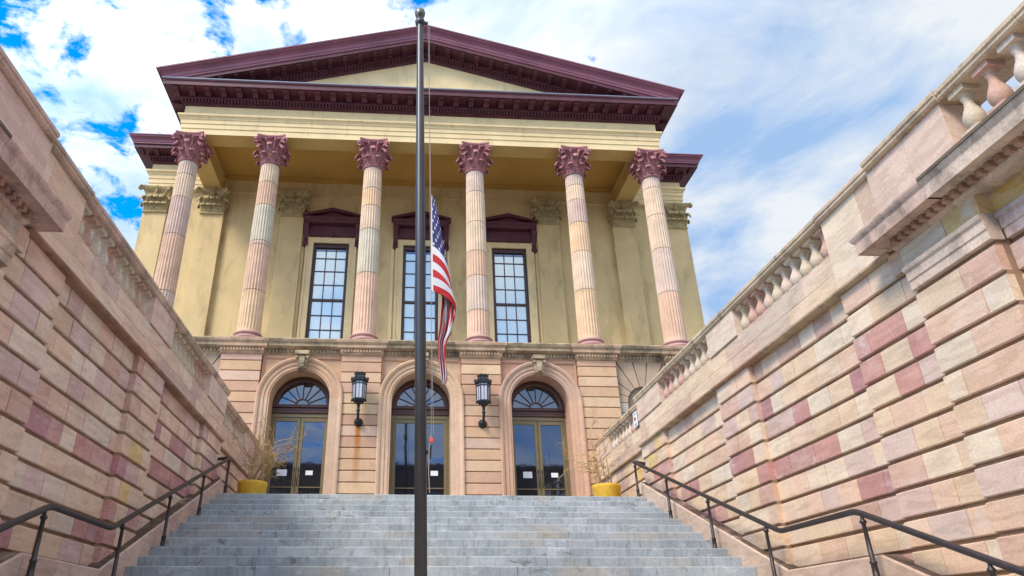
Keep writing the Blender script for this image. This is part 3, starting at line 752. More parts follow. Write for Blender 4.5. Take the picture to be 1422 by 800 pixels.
def capital(g, cx, cy, z0, z1, rn, ab, square=False, sy=1):
    H = z1-z0
    if not square:
        g.lathe([(rn, z0-.03), (rn+.035, z0-.02), (rn+.04, z0+.01), (rn+.005, z0+.03), (rn-.05, z0+.05), (rn-.10, z0+H*.3), (rn-.11, z0+H*.6), (rn-.07, z0+H*.78), (rn+.08, z0+H*.87)], cx, cy, 32)
        for k in range(28):
            a = 2*PI*k/28; g.tube([(cx+(rn+.01)*math.cos(a), cy+(rn+.01)*math.sin(a), z0-.05), (cx+(rn+.012)*math.cos(a), cy+(rn+.012)*math.sin(a), z0+.02)], .018, 5)
    else:
        hw = rn
        g.slab(cx-hw, cx+hw, cy-.16, cy+.1, [(0, z0-.05), (.03, z0-.04), (.03, z0), (0, z0+.02), (0, z0+H*.5), (.05, z0+H*.75), (.14, z0+H*.88)])
    # abacus with concave sides
    def aring(o, z):
        out = []
        for q in range(4):
            a0 = PI/4+q*PI/2
            c0 = Vector((math.cos(a0), math.sin(a0)))*(ab*1.414+o); c1 = Vector((math.cos(a0+PI/2), math.sin(a0+PI/2)))*(ab*1.414+o)
            tng = (c1-c0).normalized(); nrm = Vector((tng.y, -tng.x))
            if nrm.dot(c0) < 0: nrm = -nrm
            for k in range(9):
                t = .035+.93*k/8; p = c0.lerp(c1, t)-nrm*(4*t*(1-t)*ab*.20); out.append((cx+p.x, cy+p.y*sy, z))
        return out
    g.loft([aring(-.06, z1-.13), aring(-.03, z1-.09), aring(-.02, z1-.07), aring(.015, z1-.05), aring(.02, z1)], smooth=False)
    if not square:
        for k in range(8): leaf(g, cx, cy, PI/8+k*PI/4, rn-.02, z0+.03, H*.29, .094, .30)
        for k in range(8): leaf(g, cx, cy, k*PI/4, rn-.03, z0+.10, H*.55, .094, .38)
        for k in range(4):
            a = PI/4+k*PI/2
            for d in (-.07, .07): volute(g, cx, cy, a+d, rn+.05, z0+H*.42, ab*1.33, z1-.16)
            leaf(g, cx, cy, a, rn-.0, z0+H*.42, H*.34, .075, .43)
            b = k*PI/2
            for d in (-.3, .3): volute(g, cx, cy, b+d, rn+.04, z0+H*.45, rn+.13, z1-.17, .022)
            # fleuron
            for q in range(5):
                aa = 2*PI*q/5; rr = ab*.84
                tx, ty = -math.sin(b), math.cos(b)
                g.lathe([(.005, 0)], 0, 0, 3) if False else None
                px, py, pz = cx+rr*math.cos(b)+tx*.04*math.cos(aa), cy+(rr*math.sin(b)+ty*.04*math.cos(aa)), z1-.075+.04*math.sin(aa)
                g.lathe([(.001, pz-.03), (.024, pz-.015), (.028, pz), (.024, pz+.015), (.001, pz+.03)], px, py, 6)
    else:
        f = cy-.16
        for j, (z, h, w, out, xs) in enumerate(((z0+.02, H*.33, .105, .2, (-.33, -.11, .11, .33)), (z0+.08, H*.58, .11, .26, (-.22, 0, .22)))):
            for x in xs: leaf(g, cx+x, f+.0, -PI/2, .0, z, h, w, out)
        for sx in (-1, 1):
            leaf(g, cx+sx*hw, f+.02, -PI/2+sx*PI/4, -.02, z0+.06, H*.55, .12, .26)
            leaf(g, cx+sx*hw, f+.06, -PI/2+sx*PI/2, -.0, z0+.03, H*.33, .10, .18)
            for d in (-.10, .10): volute(g, cx+sx*.22, f-.02, -PI/2+sx*.85+d, .03, z0+H*.45, .42, z1-.14)
            volute(g, cx+sx*.16, f, -PI/2-sx*.8, .03, z0+H*.5, .16, z1-.17, .022)
        for q in range(5):
            aa = 2*PI*q/5; pz = z1-.075+.04*math.sin(aa)
            g.lathe([(.001, pz-.03), (.026, pz-.015), (.03, pz), (.026, pz+.015), (.001, pz+.03)], cx+.045*math.cos(aa), f-.20, 6)

DR = [(.60, .46, .33), (.56, .37, .26), (.54, .42, .34), (.62, .43, .26), (.51, .37, .31), (.50, .45, .35), (.60, .40, .28)]
DRUMS = {0: [(5.3, 2), (6.9, 1), (8.9, 4), (10.3, 0), (11.2, 2)],
         1: [(5.3, 3), (7.0, 1), (8.6, 4), (8.75, 5), (10.1, 1), (11.0, 0)],
         2: [(5.3, 6), (7.7, 5), (9.3, 0), (10.2, 3), (10.9, 0)],
         3: [(5.3, 6), (6.5, 2), (7.7, 1), (8.6, 0), (9.7, 0), (10.9, 2)],
         4: [(5.3, 3), (7.3, 0), (8.7, 3), (9.8, 4), (10.7, 0), (11.3, 2)],
         5: [(5.3, 1), (7.3, 2), (8.9, 0), (10.2, 0), (11.3, 2)]}
for i, cx in enumerate(CX):
    cy = 5.65
    colm = empty('column', (0, 0, 0), root)
    g = MB(); NF = 24; PER = 6
    zlo, zhi = 5.62, 11.72; nz = 34
    ds = DRUMS[i]
    zs = sorted(set([zlo, zhi]+[zlo+(zhi-zlo)*k/nz for k in range(nz)]))
    for z, _ in ds[1:]:
        zs = [q for q in zs if abs(q-z) > .06]; zs += [z-.012, z-.006, z+.006, z+.012]
    zs.sort()
    def ringz(z):
        t = (z-zlo)/(zhi-zlo); r = lerp(.355, .302, t**1.35)
        joint = any(abs(z-q[0]) < .007 for q in ds[1:])
        out = []
        for k in range(NF*PER):
            ph = (k % PER)/PER; a = 2*PI*k/(NF*PER)
            d = 0 if ph < .17 else -.030*math.sin((ph-.17)/.83*PI)**.7
            fade = 1 if zlo+.12 < z < zhi-.06 else .0
            rr = r+d*fade-(.010 if joint else 0)
            out.append((cx+rr*math.cos(a), cy+rr*math.sin(a), z))
        return out
    rings = [ringz(z) for z in zs]
    for k in range(len(rings)-1):
        zm = (zs[k]+zs[k+1])/2; idx = [c for z, c in ds if z <= zm+.001] or [ds[0][1]]
        dj = any(abs(zm-q[0]) < .012 for q in ds[1:])
        col = DR[idx[-1]]; col = tuple((c*.88+m_*.12)*1.06*(.45 if dj else 1) for c, m_ in zip(col, (.56, .39, .29)))
        g.loft([rings[k], rings[k+1]], col, False, cap0=False, cap1=False)
    B(g, 'shaft', M['shaft'], colm)
    g = MB(); pc = (.47, .27, .24)
    g.box(cx-.45, cx+.45, cy-.45, cy+.45, 5.31, 5.38, pc)
    g.lathe([(.44, 5.38), (.465, 5.41), (.46, 5.45), (.42, 5.475), (.385, 5.49), (.375, 5.52), (.39, 5.54), (.42, 5.55), (.43, 5.58), (.405, 5.61), (.37, 5.63)], cx, cy, 36, pc)
    B(g, 'base', M['shaft'], colm)
    g = MB(); capital(g, cx, cy, 11.76, 12.80, .315, .475); B(g, 'capital', M['capital'], colm)

# ---- pilasters
for cx in (-9.98, -7.88, -4.88, 4.88, 7.88, 9.98):
    g = MB(); f = 8.72; g.box(cx-.44, cx+.44, f, YB+.02, 5.34, 11.72)
    g.box(cx-.50, cx+.50, f-.05, YB+.02, 5.34, 5.62)
    p = B(g, 'pilaster', M['cream'], bevel=.01)
    g = MB(); capital(g, cx, YB-.06, 11.76, 12.80, .42, .56, True, sy=.62); B(g, 'pilaster_capital', M['capstone'], p)

# ---- windows on back wall
def window(cx):
    Y = YB-.0; z0, z1 = 6.15, 10.70
    t = MB()      # cream architrave
    for (a, b, c, d) in ((cx-.90, cx-.66, z0, z1+.22), (cx+.66, cx+.90, z0, z1+.22), (cx-.66, cx+.66, z1, z1+.22)):
        t.box(a, b, Y-.07, Y+.05, c, d)
    for (a, b, c, d) in ((cx-.94, cx-.86, z0, z1+.26), (cx+.86, cx+.94, z0, z1+.26)): t.box(a, b, Y-.10, Y-.01, c, d)
    # side pilaster strips
    for sx in (-1, 1): a, b = sorted((cx+sx*1.0, cx+sx*1.12)); t.box(a, b, Y-.04, Y+.02, z0, 11.0)
    w = B(t, 'window', M['creamtrim'], bevel=.01)
    f = MB(); fy0, fy1 = Y+.05, Y+.16
    f.box(cx-.66, cx-.55, fy0, fy1, z0, z1-.02); f.box(cx+.55, cx+.66, fy0, fy1, z0, z1-.02); f.box(cx-.66, cx+.66, fy0-.01, fy1, z1-.16, z1)
    f.box(cx-.55, cx+.55, fy0+.01, fy1, 8.34, 8.43); f.box(cx-.55, cx+.55, fy0, fy1, z0, z0+.12)
    B(f, 'window_frame', M['windowframe'], w, bevel=.005)
    m = MB()
    for x in (-.185, .185): m.box(cx+x-.016, cx+x+.016, fy0+.035, fy1, z0+.1, z1-.15)
    for z in (10.10, 9.56, 9.00, 7.78, 7.22, 6.68): m.box(cx-.55, cx+.55, fy0+.037, fy1, z-.016, z+.016)
    B(m, 'glazing_bars', M['windowframe'], w)
    gl = MB(); gl.box(cx-.56, cx+.56, fy0+.065, fy0+.075, z0+.1, z1-.3); B(gl, 'pane', M['blind'], w)
    gl = MB(); gl.box(cx-.56, cx+.56, fy0+.066, fy0+.076, z1-.3, z1-.14); B(gl, 'upper_pane', M['doorglass'], w)
    # hood
    h = MB()
    h.box(cx-.86, cx+.86, Y-.08, Y+.02, 10.98, 11.50)
    h.slab(cx-.98, cx+.98, Y-.24, Y+.0, [(0, 11.47), (.03, 11.50), (.04, 11.54), (.07, 11.56), (.07, 11.62), (.10, 11.66), (.10, 11.70)])
    for zz, pr in ((0, .34),):
        tri = [(cx-1.10, 11.70), (cx+1.10, 11.70), (cx+1.10, 11.74), (cx, 12.05), (cx-1.10, 11.74)]
        h.prism([(cx-.85, 11.70), (cx+.85, 11.70), (cx, 11.94)], 'y', Y-.22, Y)
        for sx in (-1, 1):
            h.prism([(cx+sx*1.12, 11.702), (cx+sx*1.14, 11.78), (cx, 12.08), (cx, 11.95)], 'y', Y-.36, Y)
    k = 0
    x = cx-.9
    while x < cx+.9: h.box(x, x+.05, Y-.20, Y-.13, 11.42, 11.475); x += .10
    B(h, 'window_hood', M['maroon'], w)
    for sx in (-1, 1):
        c = MB(); xx = cx+sx*.96
        pr = [(Y+.0, 11.47), (Y-.30, 11.47), (Y-.31, 11.36), (Y-.24, 11.22), (Y-.14, 11.05), (Y-.10, 10.85), (Y-.13, 10.72), (Y-.16, 10.62), (Y-.12, 10.54), (Y, 10.50)]
        c.prism(pr, 'x', xx-.085, xx+.085); c.tube([(xx-.1, Y-.22, 11.36), (xx+.1, Y-.22, 11.36)], .09, 12); c.tube([(xx-.095, Y-.09, 10.60), (xx+.095, Y-.09, 10.60)], .075, 12)
        B(c, 'console', M['maroon'], w)
    c = MB(); c.lathe([(.01, 10.90), (.05, 10.94), (.06, 10.99), (.04, 11.04), (.08, 11.08), (.09, 11.12)], cx, Y-.09, 10); B(c, 'drop_ornament', M['maroon'], w)
for cx in (-3.35, 0, 3.35): window(cx)

# ---- entablature, cornice, ceiling
PP = [(-HWP, YB), (-HWP, YF), (HWP, YF), (HWP, YB)]; PM = [(-1, 0), (-1, -1), (1, -1), (1, 0)]
ent = [(0, 12.80), (0, 13.03), (.025, 13.035), (.025, 13.22), (.05, 13.225), (.05, 13.37), (.075, 13.39), (.085, 13.44), (.13, 13.49), (.155, 13.50), (.155, 13.575), (.02, 13.585), (.0, 13.60), (0, 14.02)]
g = MB(); g.sweep(PP, PM, ent)
B(g, 'entablature', M['creamtrim'])
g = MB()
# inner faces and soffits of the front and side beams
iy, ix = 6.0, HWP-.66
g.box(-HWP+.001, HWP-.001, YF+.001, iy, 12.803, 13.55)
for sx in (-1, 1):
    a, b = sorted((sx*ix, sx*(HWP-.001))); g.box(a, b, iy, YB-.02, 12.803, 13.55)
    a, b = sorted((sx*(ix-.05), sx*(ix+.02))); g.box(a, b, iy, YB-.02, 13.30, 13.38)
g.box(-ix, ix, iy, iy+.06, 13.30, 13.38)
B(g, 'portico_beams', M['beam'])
g = MB(); g.box(-HWP, HWP, 5.8, YB+.02, 13.56, 13.64)
B(g, 'ceiling', M['ceiling'])
g = MB()
g.box(-ix, ix, YB-.10, YB+.01, 13.36, 13.56); g.box(-ix, ix, YB-.16, YB+.0, 13.46, 13.56)
B(g, 'crown_moulding', M['ceiling'])
g = MB(); g.box(-ix, ix, YB-.05, YB+.01, 12.82, 13.36); g.box(-ix, ix, YB-.08, YB+.01, 12.80, 12.86); B(g, 'back_architrave', M['cream'])

def row(g, x0, x1, step, w, fn):
    n = max(1, int((x1-x0)/step)); d = (x1-x0-w)/n
    for k in range(n+1): fn(x0+d*k, x0+d*k+w)
g = MB()
cor = [(0, 13.995), (.05, 14.0), (.05, 14.05), (.09, 14.08), (.09, 14.18), (.17, 14.20), (.19, 14.235), (.19, 14.36), (.20, 14.385), (.64, 14.39), (.655, 14.375), (.66, 14.52), (.70, 14.56), (.71, 14.60)]
g.sweep(PP, PM, cor)
row(g, -HWP-.12, HWP+.12, .112, .062, lambda a, b: g.box(a, b, YF-.185, YF-.06, 14.065, 14.188))
def modillion(a, b, yf, z):
    a -= .02; b += .02
    g.prism([(yf-.19, z), (yf-.60, z), (yf-.60, z-.035), (yf-.56, z-.07), (yf-.42, z-.06), (yf-.32, z-.10), (yf-.26, z-.13), (yf-.19, z-.12)], 'x', a, b)
    g.box(a-.02, b+.02, yf-.625, yf-.19, z-.002, z+.022)
row(g, -HWP-.35, HWP+.35, .527, .15, lambda a, b: modillion(a, b, YF, 14.37))
for sx in (-1, 1):
    y = YF+.1
    while y < YB: 
        a, b = sorted((sx*(HWP+.06), sx*(HWP+.185))); g.box(a, b, y, y+.062, 14.065, 14.188)
        y += .112
    y = YF+.25
    while y < YB:
        a, b = sorted((sx*(HWP+.19), sx*(HWP+.60))); g.box(a, b, y, y+.15, 14.28, 14.372); y += .527
B(g, 'cornice', M['maroon'])
g = MB(); g.slab(-HWP, HWP, YF, YB+.5, [(.715, 14.601), (.72, 14.635), (.70, 14.64)]); B(g, 'cornice_flashing', M['lead'])

# raking cornice
TA, SL = 17.42, .28
def rake(g, prof, col=(1, 1, 1)):
    for sx in (-1, 1):
        lo_ = [(sx*(HWP+max(o, .0)), YF-o, TA-SL*(HWP+max(o, 0))+h) for o, h in prof]
        hi = [(0, YF-o, TA+h) for o, h in prof]
        g.loft([lo_, hi], col, False, closed=False, cap0=False, cap1=False)
        g.add(lo_, [tuple(range(len(lo_)))], col)
g = MB()
rake(g, [(-.1, -.88), (.04, -.88), (.05, -.83), (.09, -.81), (.09, -.72), (.17, -.69), (.19, -.66), (.19, -.56), (.20, -.545), (.63, -.545), (.645, -.56), (.645, -.44), (-.1, -.44)])
for sx in (-1, 1):
    def rk(x0, x1, y0, y1, h0, h1):
        vs = []
        for h in (h0, h1):
            for y in (y0, y1):
                for x in (x0, x1): vs.append((sx*x, y, TA-SL*x+h))
        g.add(vs, [(0, 2, 3, 1), (4, 5, 7, 6), (0, 1, 5, 4), (2, 6, 7, 3), (0, 4, 6, 2), (1, 3, 7, 5)])
    x = .06
    while x < 7.2: rk(x, x+.062, YF-.185, YF-.06, -.825, -.705); x += .112
    x = .19
    while x < 8.6:
        rk(x, x+.15, YF-.60, YF-.18, -.625, -.54); rk(x-.02, x+.17, YF-.62, YF-.18, -.565, -.542)
        rk(x, x+.15, YF-.34, YF-.18, -.67, -.61); x += .527
B(g, 'raking_cornice', M['maroon'])
g = MB()
rake(g, [(.3, -.425), (.66, -.425), (.68, -.40), (.68, -.33), (.70, -.32), (.72, -.22), (.77, -.13), (.84, -.09), (.865, -.07), (.865, -.03), (.90, -.02), (.90, .02), (-.2, .03)])
B(g, 'gutter_moulding', M['plum'])
g = MB(); zt = 14.62
xx = (TA-.84-zt)/SL
g.prism([(-xx-.2, zt-.03), (xx+.2, zt-.03), (0, TA-.80)], 'y', YF+.03, YF+.3)
B(g, 'tympanum', M['creamtrim'])
g = MB()
for sx in (-1, 1):
    g.add([(0, YF-.9, TA+.03), (sx*(HWP+.9), YF-.9, TA+.03-SL*(HWP+.9)), (sx*(HWP+.9), 32, TA+.03-SL*(HWP+.9)), (0, 32, TA+.03)], [(0, 1, 2, 3)])
    g.add([(0, YF-.9, TA+.0), (sx*(HWP+.9), YF-.9, TA-SL*(HWP+.9)), (sx*(HWP+.9), 32, TA-SL*(HWP+.9)), (0, 32, TA)], [(0, 1, 2, 3)])
g.add([(0, 32, TA), (HWP+.9, 32, TA-SL*(HWP+.9)), (-HWP-.9, 32, TA-SL*(HWP+.9))], [(0, 1, 2)])
B(g, 'roof', M['roof'], recalc=False)

# wing entablature and cornice
for sx in (-1, 1):
    f = 8.72
    path = [(sx*(HWP-.02), f), (sx*HWW, f), (sx*HWW, 32)]; mit = [(0, -1), (sx, -1), (sx, 0)]
    g = MB(); g.sweep(path, mit, [(-.3, 12.80)]+[(o, z) for o, z in ent[:-1]]+[(0, 13.95)]); B(g, 'wing_entablature', M['creamtrim'])
    g = MB()
    g.sweep(path, mit, [(0, 13.90), (.05, 13.91), (.05, 13.97), (.09, 14.0), (.09, 14.10), (.16, 14.12), (.18, 14.15), (.18, 14.26), (.58, 14.27), (.595, 14.255), (.60, 14.38), (.64, 14.395)])
    a, b = sorted((sx*HWP, sx*(HWW+.12))); row(g, a, b, .112, .062, lambda p, q: g.box(p, q, f-.175, f-.06, 13.985, 14.105))
    a, b = sorted((sx*(HWP+.15), sx*(HWW+.45))); row(g, a, b, .527, .15, lambda p, q: g.prism([(f-.17, 14.27), (f-.54, 14.27), (f-.54, 14.23), (f-.40, 14.20), (f-.28, 14.15), (f-.17, 14.15)], 'x', p, q))
    B(g, 'wing_cornice', M['maroon'])
    g = MB(); g.sweep(path, mit, [(.62, 14.40), (.65, 14.405), (.65, 14.46), (.67, 14.47), (.69, 14.56), (.74, 14.63), (.79, 14.655), (.79, 14.70), (.82, 14.71), (.82, 14.74), (-.6, 14.75)]); B(g, 'wing_gutter', M['plum'])

def opposite():
    rt = empty('brick_building', (0, -44, GZ)); tag(rt, 'long dull brick building across the street, reflected dark in the door glass', 'building')
    H = 16.2
    g = MB(); g.box(-34, 34, -12, 0, 0, H); g.build('wall', M['brick'], rt)
    g = MB(); g.slab(-34, 34, -12, 0, [(0, H-.6), (.3, H-.3), (.35, H), (.3, H+.1)]); g.build('cornice', M['maroon'], rt)
    w = MB(); w.box(-.65, .65, -.02, .03, 0, 2.1); w.box(-.75, .75, -.02, .12, -.14, 0)
    src = None
    for j in range(4):
        for i in range(16):
            if src is None: src = w.build('window', M['fanglass'], rt); o = src
            else: o = src.copy(); COL.objects.link(o); o.parent = rt
            o.location = (-30+i*4, .0, 1.2+j*3.5)
opposite()

# ------------------------------------------------------------------ lanterns
def make_lantern():
    rt = empty('wall_lantern', (0, 0, 0)); bc = .38         # lantern axis stands bc in front of the wall
    def hexring(r, z, off=0, n=6): return [(r*math.cos(2*PI*k/n+off), -bc+r*math.sin(2*PI*k/n+off), z) for k in range(n)]
    g = MB()
    g.loft([hexring(.10, .44), hexring(.19, .50), hexring(.215, .52), hexring(.215, .55), hexring(.19, .56)], smooth=False)
    for k in range(6):
        a = 2*PI*k/6; x, y = math.cos(a), math.sin(a)
        g.tube([(.185*x, -bc+.185*y, .54), (.205*x, -bc+.205*y, 1.06)], .014, 6)
        g.lathe([(.001, .47), (.02, .49), (.022, .505), (.01, .52)], .2*x, -bc+.2*y, 6)
        a2 = a+PI/6; x2, y2 = math.cos(a2), math.sin(a2)
        g.tube([(.165*x2, -bc+.165*y2, .54), (.18*x2, -bc+.18*y2, 1.04)], .007, 5)
    g.loft([hexring(.182, .98), hexring(.206, .98), hexring(.208, 1.00), hexring(.184, 1.0)], smooth=False)
    g.loft([hexring(.19, 1.04), hexring(.245, 1.06), hexring(.245, 1.13), hexring(.215, 1.15), hexring(.17, 1.17), hexring(.15, 1.21), hexring(.15, 1.27), hexring(.165, 1.28), hexring(.165, 1.30), hexring(.08, 1.34), hexring(.03, 1.36)], smooth=False)
    for k in range(6):
        a = 2*PI*k/6; x, y = math.cos(a), math.sin(a)
        g.lathe([(.03, 1.12), (.035, 1.15), (.02, 1.19), (.004, 1.215)], .225*x, -bc+.225*y, 6)
        g.lathe([(.022, 1.28), (.024, 1.31), (.003, 1.345)], .145*x, -bc+.145*y, 6)
        a2 = a+PI/6
        g.lathe([(.022, 1.12), (.024, 1.145), (.004, 1.17)], .205*math.cos(a2), -bc+.205*math.sin(a2), 6)
    g.build('cage', M['lantern'], rt)
    g = MB(); g.loft([hexring(.168, .56), hexring(.186, 1.04)], smooth=False); g.build('glass', M['lampglass'], rt)
    g = MB(); g.tube([(0, -.03, .02), (0, -.16, -.01), (0, -.30, .03), (0, -.37, .13), (0, -.38, .25), (0, -.38, .45)], [.04, .035, .035, .04, .035, .05], 10)
    g.lathe([(.03, .20), (.055, .22), (.055, .25), (.035, .27), (.03, .36), (.06, .39), (.06, .42), (.10, .45)], 0, -bc, 12)
    for k in range(12): pass
    g.build('bracket', M['lantern'], rt)
    g = MB(); seg = 16
    for r, y in ():
        pass
    rings = [[(r*math.cos(2*PI*k/seg), -y, .0+r*math.sin(2*PI*k/seg)) for k in range(seg)] for r, y in ((.12, 0), (.125, .03), (.10, .05), (.095, .07), (.07, .12), (.02, .145))]
    g.loft(rings); g.build('wall_plate', M['lantern'], rt)
    return rt
ln = make_lantern()
def place_l(o, ux): o.location = Vector((ux*S, 5.198*S, 2.86*S))+BO; o.scale = (S*1.0,)*3
L2 = dup(ln, (0, 0, 0)); place_l(ln, -1.747); place_l(L2, 1.747)
for o, t in ((ln, 'black iron wall lantern left of the flagpole, above an orange rust streak'), (L2, 'black iron wall lantern right of the flag, on a pier without rust')):
    tag(o, t, 'lantern', 'lanterns on the entrance piers')

# ------------------------------------------------------------------ planters and dry shrubs
def planter(x, y, label):
    rt = empty('planter', (x, y, 0)); rt.scale = (.88, .88, .98); tag(rt, label, 'planter', 'yellow planters at the top of the steps')
    g = MB(); g.lathe([(.33, 0), (.335, .02), (.36, .50), (.372, .52), (.372, .585), (.362, .60), (.335, .60), (.33, .55), (.328, .52)], 0, 0, 40)
    g.build('pot', M['planter'], rt)
    g = MB(); g.lathe([(.33, .50), (.33, .535), (.01, .55)], 0, 0, 24); g.build('soil', M['soil'], rt)
planter(-3.99, 2.0, 'round yellow planter at the left end of the landing, in front of the leftmost door')
planter(4.02, 2.0, 'round yellow planter at the right end of the landing, in front of the rightmost door')
def shrub(x, y, seed, lean, n, hgt, label, dense):
    rnd = random.Random(seed); g = MB()
    def grow(p, d, L, r, lev):
        pts = [p]; k = 5 if lev < 2 else 4
        for i in range(k):
            d = (d+Vector((rnd.gauss(0, .42), rnd.gauss(0, .3), rnd.gauss(0, .34)+(.04 if lev == 0 else -.01)))*(.8 if lev else .35)).normalized()
            p = p+d*L/k; pts.append(p)
        g.tube(pts, [r*(1-.6*i/k) for i in range(k+1)], 5 if lev < 2 else 3)
        if lev < 3:
            for q in range(dense if lev else dense+1):
                i = rnd.randint(1, k); dd = (d+Vector((rnd.gauss(0, .8), rnd.gauss(0, .6), rnd.gauss(.1, .5)))).normalized()
                grow(pts[i], dd, L*rnd.uniform(.35, .66), r*.62, lev+1)
    for k in range(n):
        a = rnd.uniform(0, 2*PI); b = Vector((.14*math.cos(a), .14*math.sin(a), 0))
        d = Vector((lean*rnd.uniform(.2, 1.3)+rnd.gauss(0, .18), rnd.gauss(0, .15), 1)).normalized()
        grow(Vector((0, 0, .52))+b, d, hgt*rnd.uniform(.6, 1.05), .017, 0)
    o = g.build('dry_shrub', M['twig'], recalc=False); o.location = (x, y, .0); tag(o, label, 'shrub')
shrub(-3.99, 2.0, 4, .50, 8, 1.15, 'dense straw coloured leafless shrub leaning right out of the left planter', 4)
shrub(4.02, 2.0, 9, -.45, 6, 1.25, 'sparse leafless shrub with long bare twigs in the right planter', 3)

# ------------------------------------------------------------------ flagpole and flag
PX, PY = -.495, -5.95; PZ = -12*RS
def flagpole():
    rt = empty('flagpole', (PX+.058, PY, PZ)); rt.rotation_euler.y = -.0155; tag(rt, 'tall dark metal flagpole with a ball on top, standing in the middle of the steps', 'flagpole')
    g = MB(); g.lathe([(.072, 0), (.071, 2.5), (.066, 5), (.056, 7), (.047, 8.30)], 0, 0, 28); g.build('pole', M['pole'], rt)
    g = MB(); g.lathe([(.13, 0), (.13, .012), (.10, .03), (.073, .045)], 0, 0, 28); g.build('base_collar', M['pole'], rt)
    g = MB(); g.lathe([(.045, 8.26), (.075, 8.29), (.078, 8.33), (.075, 8.37), (.045, 8.40)], 0, 0, 18); g.box(.02, .13, -.02, .02, 8.30, 8.34); g.build('truck', M['iron'], rt)
    g = MB(); g.lathe([(.03, 8.39), (.026, 8.42), (.06, 8.45), (.08, 8.49), (.084, 8.54), (.076, 8.58), (.045, 8.615), (.01, 8.625)], 0, 0, 20); g.build('finial_ball', M['steelball'], rt)
    g = MB()
    top = (.125, -.02, 8.31)
    for dx, sw in ((.0, .02), (.028, -.02)):
        pts = [Vector((top[0]+dx, top[1], lerp(8.31, 1.62, t/20)))+Vector((sw*math.sin(t/20*PI)-.0*t, 0, 0)) for t in range(21)]
        g.tube(pts, .0034, 5)
    g.tube([(.125, -.02, 1.62), (.10, -.04, 1.45), (.09, -.05, 1.2), (.10, -.05, .95)], .006, 5)
    g.build('halyard', M['rope'], rt)
    g = MB(); g.box(.07, .115, -.03, .03, 1.40, 1.44); g.tube([(.11, -.02, 1.34), (.12, -.02, 1.50)], .012, 6); g.build('cleat', M['iron'], rt)
    g = MB(); g.slab(.108, .140, -.035, -.005, [(0, 1.525), (.006, 1.535), (.006, 1.575), (0, 1.585)]); g.tube([(.125, -.02, 1.58), (.125, -.02, 1.62)], .006, 6); g.build('halyard_clip', M['redclip'], rt)
flagpole()

def m_flag():
    m, nt, b = new_mat('flag_cloth'); L = nt.links
    uv = N(nt, 'ShaderNodeUVMap', uv_map='UVMap'); sp = N(nt, 'ShaderNodeSeparateXYZ'); L.new(uv.outputs[0], sp.inputs[0])
    def mth(op, a, bb=None, c=None):
        n = N(nt, 'ShaderNodeMath', operation=op)
        for i, v in enumerate((a, bb, c)):
            if v is None: continue
            if isinstance(v, bpy.types.NodeSocket): L.new(v, n.inputs[i])
            else: n.inputs[i].default_value = v
        return n.outputs[0]
    u, v = sp.outputs['X'], sp.outputs['Y']
    st = mth('MODULO', mth('FLOOR', mth('MULTIPLY', v, 13)), 2)      # 0 red ... bottom stripe red
    c = mixc(nt, st, (.52, .004, .010), (.70, .70, .72))
    inC = mth('MULTIPLY', mth('LESS_THAN', u, .40), mth('GREATER_THAN', v, 6/13))
    # stars: staggered lattice, 11 columns x 9 rows, every other cell
    cu = mth('MULTIPLY', mth('DIVIDE', mth('SUBTRACT', u, .012), .388), 11); cv = mth('MULTIPLY', mth('DIVIDE', mth('SUBTRACT', v, 6/13), 7/13), 9)
    par = mth('MODULO', mth('ADD', mth('FLOOR', cu), mth('FLOOR', cv)), 2)
    fu = mth('MULTIPLY', mth('SUBTRACT', mth('FRACT', cu), .5), .388/11*1.6*1.52); fv = mth('MULTIPLY', mth('SUBTRACT', mth('FRACT', cv), .5), 7/13/9*1.52)
    ang = mth('ARCTAN2', fu, fv); rad = mth('SQRT', mth('ADD', mth('MULTIPLY', fu, fu), mth('MULTIPLY', fv, fv)))
    k = mth('PINGPONG', mth('ADD', ang, PI), PI/5)                      # distance in angle from a point of the star
    lim = mth('MULTIPLY_ADD', mth('DIVIDE', k, PI/5), -.016, .030)
    star = mth('MULTIPLY', mth('LESS_THAN', rad, lim), mth('LESS_THAN', par, .5))
    blue = mixc(nt, star, (.016, .015, .14), (.74, .74, .78))
    c = mixc(nt, inC, c, blue)
    c = mixc(nt, mth('LESS_THAN', u, .016), c, (.78, .76, .72))
    L.new(c, b.inputs['Base Color']); b.inputs['Roughness'].default_value = .75; b.inputs['Sheen Weight'].default_value = .2
    tr = N(nt, 'ShaderNodeBsdfTranslucent'); L.new(c, tr.inputs[0]); mx = N(nt, 'ShaderNodeMixShader'); mx.inputs[0].default_value = .25
    L.new(b.outputs[0], mx.inputs[1]); L.new(tr.outputs[0], mx.inputs[2]); L.new(mx.outputs[0], nt.nodes['Material Output'].inputs['Surface'])
    return m
